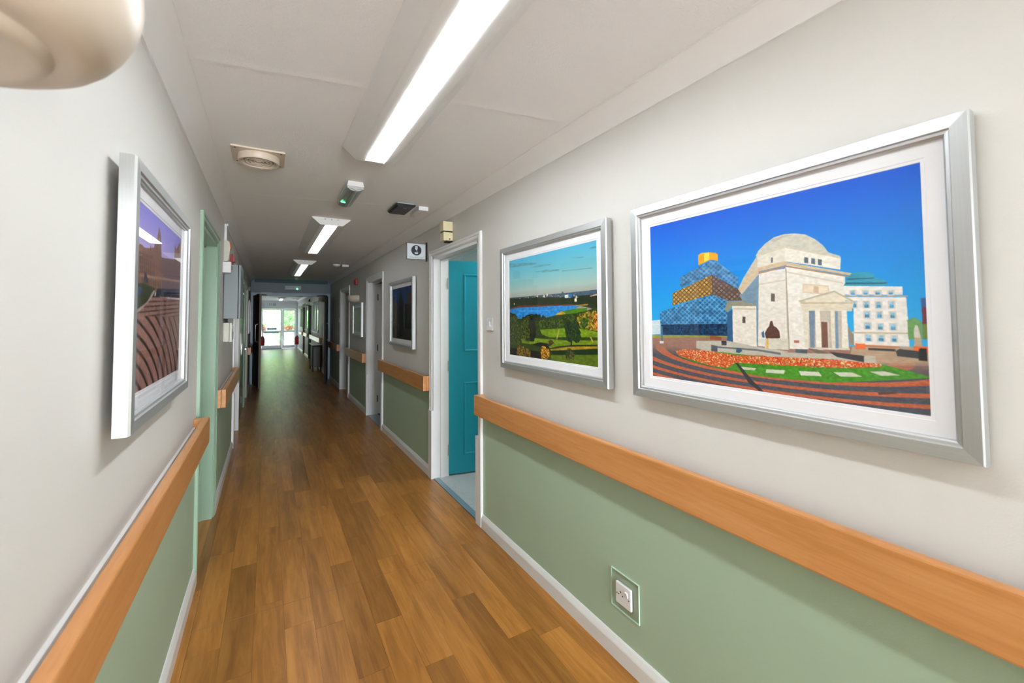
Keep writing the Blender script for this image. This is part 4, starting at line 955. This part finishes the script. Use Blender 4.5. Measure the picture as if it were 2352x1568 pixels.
MB().box(L_, L_+.044, 4.545, 4.68, 1.272, 1.442, .003).build('back_box', IVORY, kp); MB().box(L_+.0445, L_+.068, 4.548, 4.677, 1.268, 1.442, .006).build('cover', plain('off_white_plastic', (.60,.62,.56), .35), kp)
MB().box(L_+.068, L_+.070, 4.57, 4.655, 1.385, 1.425, .001).build('screen', plain('small_screen', (.5,.62,.66), .1), kp); MB().box(L_+.068, L_+.071, 4.58, 4.645, 1.29, 1.36, .001).build('keypad', plain('keypad_grey', (.08,.09,.09), .4), kp)
cn = tagp(MB().box(L_+.010, L_+.030, 4.57, 4.60, 1.442, 1.476).build('cable_gland', BLACKM), 'short dark cable entry between the cabinet and the control box', 'cable')
nb = thing('notice_board', (L_, 10.0, 1.2), 'white-edged notice board in the dark beside the double doors, left wall', 'notice board')
MB().box(L_, L_+.02, 9.75, 10.45, 1.2, 1.84, .002).build('board', plain('notice_backing', (.30,.34,.34), .5), nb)
mitred(MB(), [(0, 0), (0, .03), (.02, .03), (.02, 0)], 9.74, 10.46, 1.19, 1.85, lambda s, t, h: (L_+h, s, t), 'bt01').build('edge_frame', PLASTIC, nb)
bx_ = thing('door_bell_box', (L_, 9.66, 2.0), 'small black box high on the left wall over the notice board', 'box')
MB().box(L_, L_+.05, 9.60, 9.72, 2.02, 2.10, .004).build('shell', BLACK, bx_)
MB().tube([(L_+.03, 9.62, 2.02), (L_+.034, 9.66, 1.93), (L_+.02, 9.68, 1.86), (L_+.008, 9.64, 1.80)], .006).build('cable_loop', BLACK, bx_)
# ------------------------------------------------------------------ partition with double doors
tagp(MB().box(L_, R_, YP, YP+.12, 2.085, ZC).build('wall_partition', SHADED_WHITE), 'blue-grey header wall over the dark double doors', 'wall', kind='structure')
cvp = [(0, 2.3164), (.008, 2.3164), (.05, 2.362), (.086, 2.394), (.0895, 2.40), (0, 2.40)]
tagp(MB().prism(cvp, L_+.07, R_-.07, lambda p, q, a: (a, YP-p, q)).build('trim_7', plain('blue_shaded_white_coving', (.12,.17,.21), .45)), 'blue-grey coving above the header', 'coving', kind='structure')  # white coving, its blue shade painted into the colour
pf = thing('door_10', (.5, YP, 0), 'pair of dark brown double doors held open in a pale blue frame', 'door', kind='structure')
BF = plain('blue_shaded_white_gloss', (.17,.25,.33), .35)  # white frame gloss tinted and darkened to carry the blue shade
MB().box(L_+.001, L_+.048, YP-.02, YP+.14, 0, 2.085, .003).build('door_jamb', BF, pf); MB().box(R_-.048, R_-.001, YP-.02, YP+.14, 0, 2.085, .003).build('door_jamb', BF, pf)
MB().box(L_+.001, R_-.001, YP-.022, YP+.14, 2.015, 2.085, .003).build('door_head', BF, pf)
EDGEW = plain('pale_leaf_edge', (.20,.14,.09), .5)
for hx, fx, sgn in ((L_+.05, -.165, 1), (R_-.05, 1.165, -1)):
    H = Vector((hx, YP-.01, 0)); F = Vector((fx, 10.55, 0)); d = F-H; wdt = .765; a = math.atan2(d.x, d.y)
    du = Vector((math.sin(a), math.cos(a), 0)); dn = Vector((du.y, -du.x, 0))*(-sgn)
    fn = lambda u, n, w: tuple(H+du*u+dn*n+Vector((0, 0, w)))
    def bx2(name, mat, par, u0_, u1_, n0, n1, w0, w1, c=0):
        t = MB().box(u0_, u1_, n0, n1, w0, w1, c); q = MB(); q.add([fn(*v) for v in t.v], t.f); return q.build(name, mat, par)
    lf = bx2('leaf', DARKW, pf, 0, wdt, 0, .044, .01, 2.01, .002)
    bx2('leaf_edge', EDGEW if sgn > 0 else DARKW, lf, wdt, wdt+.004, .002, .042, .01, 2.01)
    q = MB(); q.tube([fn(wdt-.09, -.003, .98), fn(wdt-.09, -.045, 1.0), fn(wdt-.09, -.05, 1.1), fn(wdt-.09, -.05, 1.25), fn(wdt-.09, -.045, 1.35), fn(wdt-.09, -.003, 1.37)], .007)
    q.tube([fn(wdt-.09, .047, .98), fn(wdt-.09, .089, 1.0), fn(wdt-.09, .094, 1.1), fn(wdt-.09, .094, 1.25), fn(wdt-.09, .089, 1.35), fn(wdt-.09, .047, 1.37)], .007); q.build('pull_handle', METAL, lf)
    cx0 = L_+.20 if sgn > 0 else R_-.42
    cl = MB().box(cx0, cx0+.22, YP-.075, YP-.023, 2.035, 2.088, .003).build('door_closer', plain('closer_enamel', (.30,.34,.37), .4) if sgn > 0 else plain('dark_blue_closer', (.16,.22,.28), .4), pf)
    e_ = fn(.38, .02, 2.03); MB().tube([(cx0+.11, YP-.05, 2.030), ((cx0+.11+e_[0])/2, (YP+e_[1])/2+.05, 2.028), (e_[0], e_[1], 2.024)], .010).build('closer_arm', BLACK, cl)
# ------------------------------------------------------------------ far corridor
def window(num, y0, y1, mull):
    root = thing('window_%d' % num, (R_, (y0+y1)/2, 1.07), 'window %s on the right wall of the far corridor' % ('with two panes nearest the dark doors' if num == 1 else 'between the two dark doors' if num == 2 else 'closest to the glazed end doors'), 'window', kind='structure')
    f = MB(); a, b = .012, -.05
    for q in ((y0, y0+.05, 1.07, 2.03), (y1-.05, y1, 1.07, 2.03), (y0, y1, 1.07, 1.12), (y0, y1, 1.98, 2.03)): f.box(R_-a, R_-b, *q)
    for mm in mull: f.box(R_-a, R_-b, mm-.03, mm+.03, 1.07, 2.03)
    f.build('window_frame', plain('dark_window_frame', (.16,.18,.15), .35) if num != 2 else bpy.data.materials['dark_window_frame'], root)
    ys = [y0+.05]+[v for mm in mull for v in (mm-.03, mm+.03)]+[y1-.05]
    for k in range(0, len(ys), 2): MB().box(R_+.012, R_+.018, ys[k], ys[k+1], 1.12, 1.98).build('pane', PANE, root)
    MB().box(R_-.05, R_+.02, y0-.03, y1+.03, 1.045, 1.07, .003).build('window_sill', WHITE, root)
for i, (w_, ml) in enumerate(zip(W_R, ([14.9], [], [21.4]))): window(i+1, *w_, ml)
# end wall with glazed doors
ew = MB().box(L_-.15, -.30, YE, YE+.15, 0, ZC).box(1.27, R_+.15, YE, YE+.15, 0, ZC).box(-.30, 1.27, YE, YE+.15, 2.03, ZC)
tagp(ew.build('wall_end', plain('white_wall', (.72,.74,.74), .5)), 'white end wall around the glazed garden doors', 'wall', kind='structure')
tagp(MB().prism([(YE-.09, 2.40), (YE-.085, 2.385), (YE-.01, 2.30), (YE, 2.29), (YE, 2.40)], L_, R_, lambda p, q, a: (a, p, q)).build('trim_8', COVE), 'white coving across the end wall', 'coving', kind='structure')
gd = thing('door_11', (.5, YE, 0), 'white-framed glazed double doors to the bright garden at the corridor end', 'door', kind='structure')
UP = plain('white_upvc', (.78,.81,.84), .28)
MB().box(-.30, -.25, YE-.03, YE+.06, 0, 2.03).box(1.22, 1.27, YE-.03, YE+.06, 0, 2.03).box(-.30, 1.27, YE-.03, YE+.06, 1.985, 2.03).build('door_frame', UP, gd)
for a, b, gx0, gx1, ztop in ((-.245, .632, -.205, .553, 1.93), (.638, 1.215, .712, 1.175, 1.90)):
    l = MB()
    for q in ((a, gx0, .02, 1.98), (gx1, b, .02, 1.98)): l.box(q[0], q[1], YE-.02, YE+.03, q[2], q[3])
    l.box(gx0, gx1, YE-.02, YE+.03, .02, .17).box(gx0, gx1, YE-.02, YE+.03, ztop, 1.98).box(gx0, gx1, YE-.02, YE+.03, .80, .90)
    lf = l.build('leaf', UP, gd)
    MB().box(gx0, gx1, YE, YE+.006, .17, .80).build('pane', PANE, lf); MB().box(gx0, gx1, YE, YE+.006, .90, ztop).build('pane', PANE, lf)
    if a < 0:
        MB().box(-.16, .50, YE-.075, YE-.03, .775, .84, .008).build('push_bar', plain('teal_push_bar', (.02,.30,.28), .3), lf)
        MB().box(-.16, -.12, YE-.05, YE-.02, .78, .83).box(.46, .50, YE-.05, YE-.02, .78, .83).build('bar_mount', UP, lf)
        MB().box(-.03, .40, YE-.004, YE-.001, .93, 1.05).build('notice', plain('pale_teal_notice', (.35,.62,.64), .5), lf)
        MB().box(.33, .40, YE-.006, YE-.004, .985, 1.05).build('notice_mark', plain('green_mark', (.02,.30,.25), .5), lf)
        MB().tube([(.59, YE-.02, 1.02), (.59, YE-.06, 1.02), (.50, YE-.06, 1.02)], .01).build('door_handle', METAL, lf)
MB().box(-.28, .62, YE-.04, YE+.05, 0, .02).build('sill', plain('blue_grey_sill', (.20,.36,.50), .4), gd)
xs_ = thing('exit_sign', (.2, YE, 2.15), 'white and green fire exit sign over the glazed end doors', 'sign')
MB().box(.045, .36, YE-.012, YE, 2.135, 2.275, .002).build('panel', PLASTIC, xs_)
GRS = plain('exit_green', (.01,.28,.14), .4)
flat('pictogram', [[(.06, 2.15), (.075, 2.15), (.075, 2.26), (.06, 2.26)], [(.06, 2.245), (.11, 2.245), (.11, 2.26), (.06, 2.26)], [(.06, 2.15), (.11, 2.15), (.11, 2.165), (.06, 2.165)], [(.06, 2.20), (.10, 2.20), (.10, 2.212), (.06, 2.212)],
    [(.135, 2.15), (.15, 2.15), (.15, 2.26), (.135, 2.26)], [(.175, 2.15), (.19, 2.15), (.19, 2.26), (.175, 2.26)], [(.23, 2.15), (.34, 2.15), (.34, 2.26), (.23, 2.26)]], YE-.0125, GRS, xs_)
flat('running_figure', [circ(.285, 2.243, .011, 12), [(.268, 2.228), (.30, 2.225), (.305, 2.196), (.28, 2.192)], [(.285, 2.195), (.30, 2.195), (.325, 2.172), (.315, 2.165)], [(.28, 2.197), (.292, 2.193), (.262, 2.165), (.252, 2.172)], [(.27, 2.226), (.275, 2.214), (.245, 2.205), (.243, 2.213)], [(.30, 2.224), (.325, 2.212), (.322, 2.204), (.298, 2.213)]], YE-.0133, PLASTIC, xs_)
for xx in (-.20, 1.21):
    ex = thing('fire_extinguisher', (xx, 22.6, .26), 'red fire extinguisher on the %s near the glazed end doors' % ('left wall' if xx < 0 else 'right wall'), 'extinguisher', 'red fire extinguishers by the end doors')
    wx = L_ if xx < 0 else R_
    MB().lathe([(0, .26), (.078, .265), (.085, .28), (.085, .60), (.07, .65), (.03, .68), (.02, .70), (0, .70)], (xx, 22.6, 0), n=24).build('cylinder', RED, ex)
    MB().box(xx-.02, xx+.02, 22.56, 22.62, .70, .735, .004).box(xx-.012, xx+.012, 22.46, 22.6, .735, .75, .002).build('valve_handle', METAL, ex)
    MB().tube([(xx, 22.55, .715), (xx+.05, 22.5, .68), (xx+.09*(-1 if xx > 0 else 1), 22.5, .55), (xx+.09*(-1 if xx > 0 else 1), 22.5, .38)], .010).build('hose', BLACK, ex)
    MB().box(min(xx, wx), max(xx, wx), 22.58, 22.62, .45, .49).build('wall_bracket', METAL, ex)
cs = thing('console_table', (1.20, 13.5, 0), 'low white-topped console table against the right wall beyond the doors', 'table')
MB().box(1.07, 1.33, 13.0, 13.9, .735, .765, .004).build('table_top', WHITE, cs)
for a in (1.085, 1.29):
    for b_ in (13.02, 13.85): MB().box(a, a+.03, b_, b_+.03, 0, .735).build('leg', BLACKM, cs)
MB().box(1.10, 1.32, 13.06, 13.84, .12, .70, .004).build('body', plain('dark_console_body', (.05,.045,.035), .4), cs)
bl = thing('alarm_bell', (R_, 17.15, 2.12), 'dark round bell high on the right wall of the far corridor', 'bell')
MB().lathe([(0, .05), (.05, .046), (.085, .02), (.085, 0)], (0, 0, 0), 'x', 24).build('gong', BLACK, bl, loc=(0, 0, 0)).matrix_basis = Matrix.Rotation(math.pi, 4, 'Z')
MB().cyl((R_-.06, 17.15, 2.12), .02, .012, 'x', 14).build('bell_cap', METAL, bl)
for i, (xa, ya) in enumerate(((.99, 21.45), (1.17, 21.85))):
    v_ = thing('ceiling_vent', (xa, ya, ZC), 'small dark slotted vent on the far ceiling, %s of a pair' % ('left' if i == 0 else 'right'), 'vent')
    MB().box(xa-.055, xa+.055, ya-.12, ya+.12, ZC-.012, ZC, .002).build('plate', GREY_PL, v_)
    for k in range(3): MB().box(xa-.045, xa+.045, ya-.09+k*.07, ya-.05+k*.07, ZC-.0135, ZC-.0115).build('slot', BLACKM, v_)
# ------------------------------------------------------------------ garden outside
PAV = plain('pale_paving', (.50,.50,.47), .7, var=.1, vs=3)
gr = tagp(MB().box(-9, 14, YE+.15, 60, -.2, -.03).box(R_+.15, 14, 8, YE+.15, -.2, -.03).build('garden_ground', PAV), 'pale paved ground outside the glazed doors', 'ground', kind='structure')
rsn = np.random.RandomState(4)
def leaves(name, c, r, n, size, mat, parent=None, flat_=.9):
    u = rsn.normal(size=(n, 3)); u /= np.linalg.norm(u, axis=1)[:, None]; rad = rsn.rand(n)**.45
    lump = 1+.22*np.sin(u[:, 0]*5+c[0])*np.cos(u[:, 2]*4+c[1]*2)+.12*np.sin(u[:, 1]*9)
    P = np.array(c)+u*rad[:, None]*np.array(r)*lump[:, None]
    a = rsn.normal(size=(n, 3)); a /= np.linalg.norm(a, axis=1)[:, None]; b = np.cross(a, rsn.normal(size=(n, 3))); b /= np.linalg.norm(b, axis=1)[:, None]
    s_ = size*(.6+.8*rsn.rand(n))[:, None]
    V = np.stack([P-a*s_, P-b*s_*.45, P+a*s_, P+b*s_*.45], 1).reshape(-1, 3); off = Vector(parent['o']) if parent else Vector((0, 0, 0))
    V = V-np.array(off); F = np.arange(4*n).reshape(-1, 4)
    me = bpy.data.meshes.new(name); me.vertices.add(len(V)); me.vertices.foreach_set('co', V.astype(np.float32).ravel()); me.loops.add(4*n); me.loops.foreach_set('vertex_index', F.ravel().astype(np.int32))
    me.polygons.add(n); me.polygons.foreach_set('loop_start', np.arange(0, 4*n, 4, dtype=np.int32)); me.update(calc_edges=True); me.materials.append(mat)
    o = bpy.data.objects.new(name, me); COL.objects.link(o)
    if parent: o.parent = parent
    o['kind'] = 'stuff'; return o
def leafmat(name, c):
    m, nt, b, o = nodes(name); b.inputs['Base Color'].default_value = c+(1,); b.inputs['Roughness'].default_value = .5
    t = N(nt, 'ShaderNodeBsdfTranslucent'); t.inputs[0].default_value = (min(1, c[0]*1.3), min(1, c[1]*1.3), c[2], 1); x = N(nt, 'ShaderNodeMixShader'); x.inputs[0].default_value = .4
    nt.links.new(b.outputs[0], x.inputs[1]); nt.links.new(t.outputs[0], x.inputs[2]); nt.links.new(x.outputs[0], o.inputs[0]); return m
LG = leafmat('sunlit_leaf', (.40,.63,.16)); LD = leafmat('mid_green_leaf', (.16,.34,.14)); LR = leafmat('russet_leaf', (.24,.12,.07)); BARK = plain('bark', (.10,.07,.05), .8)
def tree(x, y, h, r, n, mat, label, trunk=True, name='garden_tree', cat='tree'):
    root = thing(name, (x, y, -.03), label, cat)
    MB().lathe([(.10*r, 0), (.07*r, h*.35), (.03*r, h*.7)], (x, y, -.03), n=10).build('trunk', BARK, root)
    leaves('foliage', (x, y, h*(.62 if trunk else .55)), (r, r*.8, h*(.42 if trunk else .5)), n, .11 if r > 1 else .06, mat, root)
tree(-2.3, 35, 5.6, 2.0, 4800, LG, 'broad pale green tree behind the left door pane')
tree(2.6, 36.5, 6.4, 2.1, 4800, LG, 'tall pale green tree behind the right door pane')
tree(.7, 44, 8.0, 3.4, 6500, LG, 'furthest pale tree filling the sky between the panes')
tree(1.05, 29.5, 2.4, .75, 2600, LD, 'darker green shrub seen low through the right door pane', False, 'garden_shrub', 'shrub')
tree(.62, 28.2, 1.7, .45, 1500, LD, 'mid green shrub behind the door meeting stiles', False, 'garden_shrub', 'shrub')
for px, lb in ((-.12, 'at the left edge of the left pane'), (1.02, 'behind the right pane')):
    pl_ = thing('planter', (px, 27.2, -.03), 'tall white planter of russet plants '+lb, 'planter')
    MB().lathe([(0, 0), (.24, 0), (.30, .86), (.27, .86), (.26, .80), (0, .80)], (px, 27.2, -.03), n=4, a0=math.pi/4, a1=math.pi*2.25, smooth=False).build('pot', PAV, pl_)
    leaves('foliage', (px, 27.2, .98), (.28, .22, .14), 700, .05, LR, pl_); leaves('green_leaves', (px+.1, 27.3, 1.12), (.22, .2, .16), 260, .05, LD, pl_)
for i, (yy, hh) in enumerate(((12.4, 3.6), (15.0, 4.2), (17.6, 3.8), (20.2, 4.3), (22.8, 3.9))):
    tree(4.3+.3*(i % 2), yy, hh, 1.1, 2400, LG if i % 2 else LD, ['leafy tree outside the first far window, nearest the doors', 'pale tree outside the second pane of the first far window', 'green tree outside the middle far window', 'pale tree outside the wall between the last windows', 'green tree outside the last far window'][i])
bn = thing('garden_bench', (.1, 26.5, 0), 'pale slatted bench on the paving outside the left door', 'bench')
for k in range(4): MB().box(-.35, .55, 26.4+k*.1, 26.48+k*.1, .42, .45).build('slat', plain('pale_bench_wood', (.55,.52,.46), .6) if k == 0 else bpy.data.materials['pale_bench_wood'], bn)
for xx in (-.30, .45): MB().box(xx, xx+.05, 26.42, 26.76, -.03, .42).build('leg', bpy.data.materials['pale_bench_wood'], bn)
for o in list(bpy.data.objects):
    if 'o' in o: del o['o']
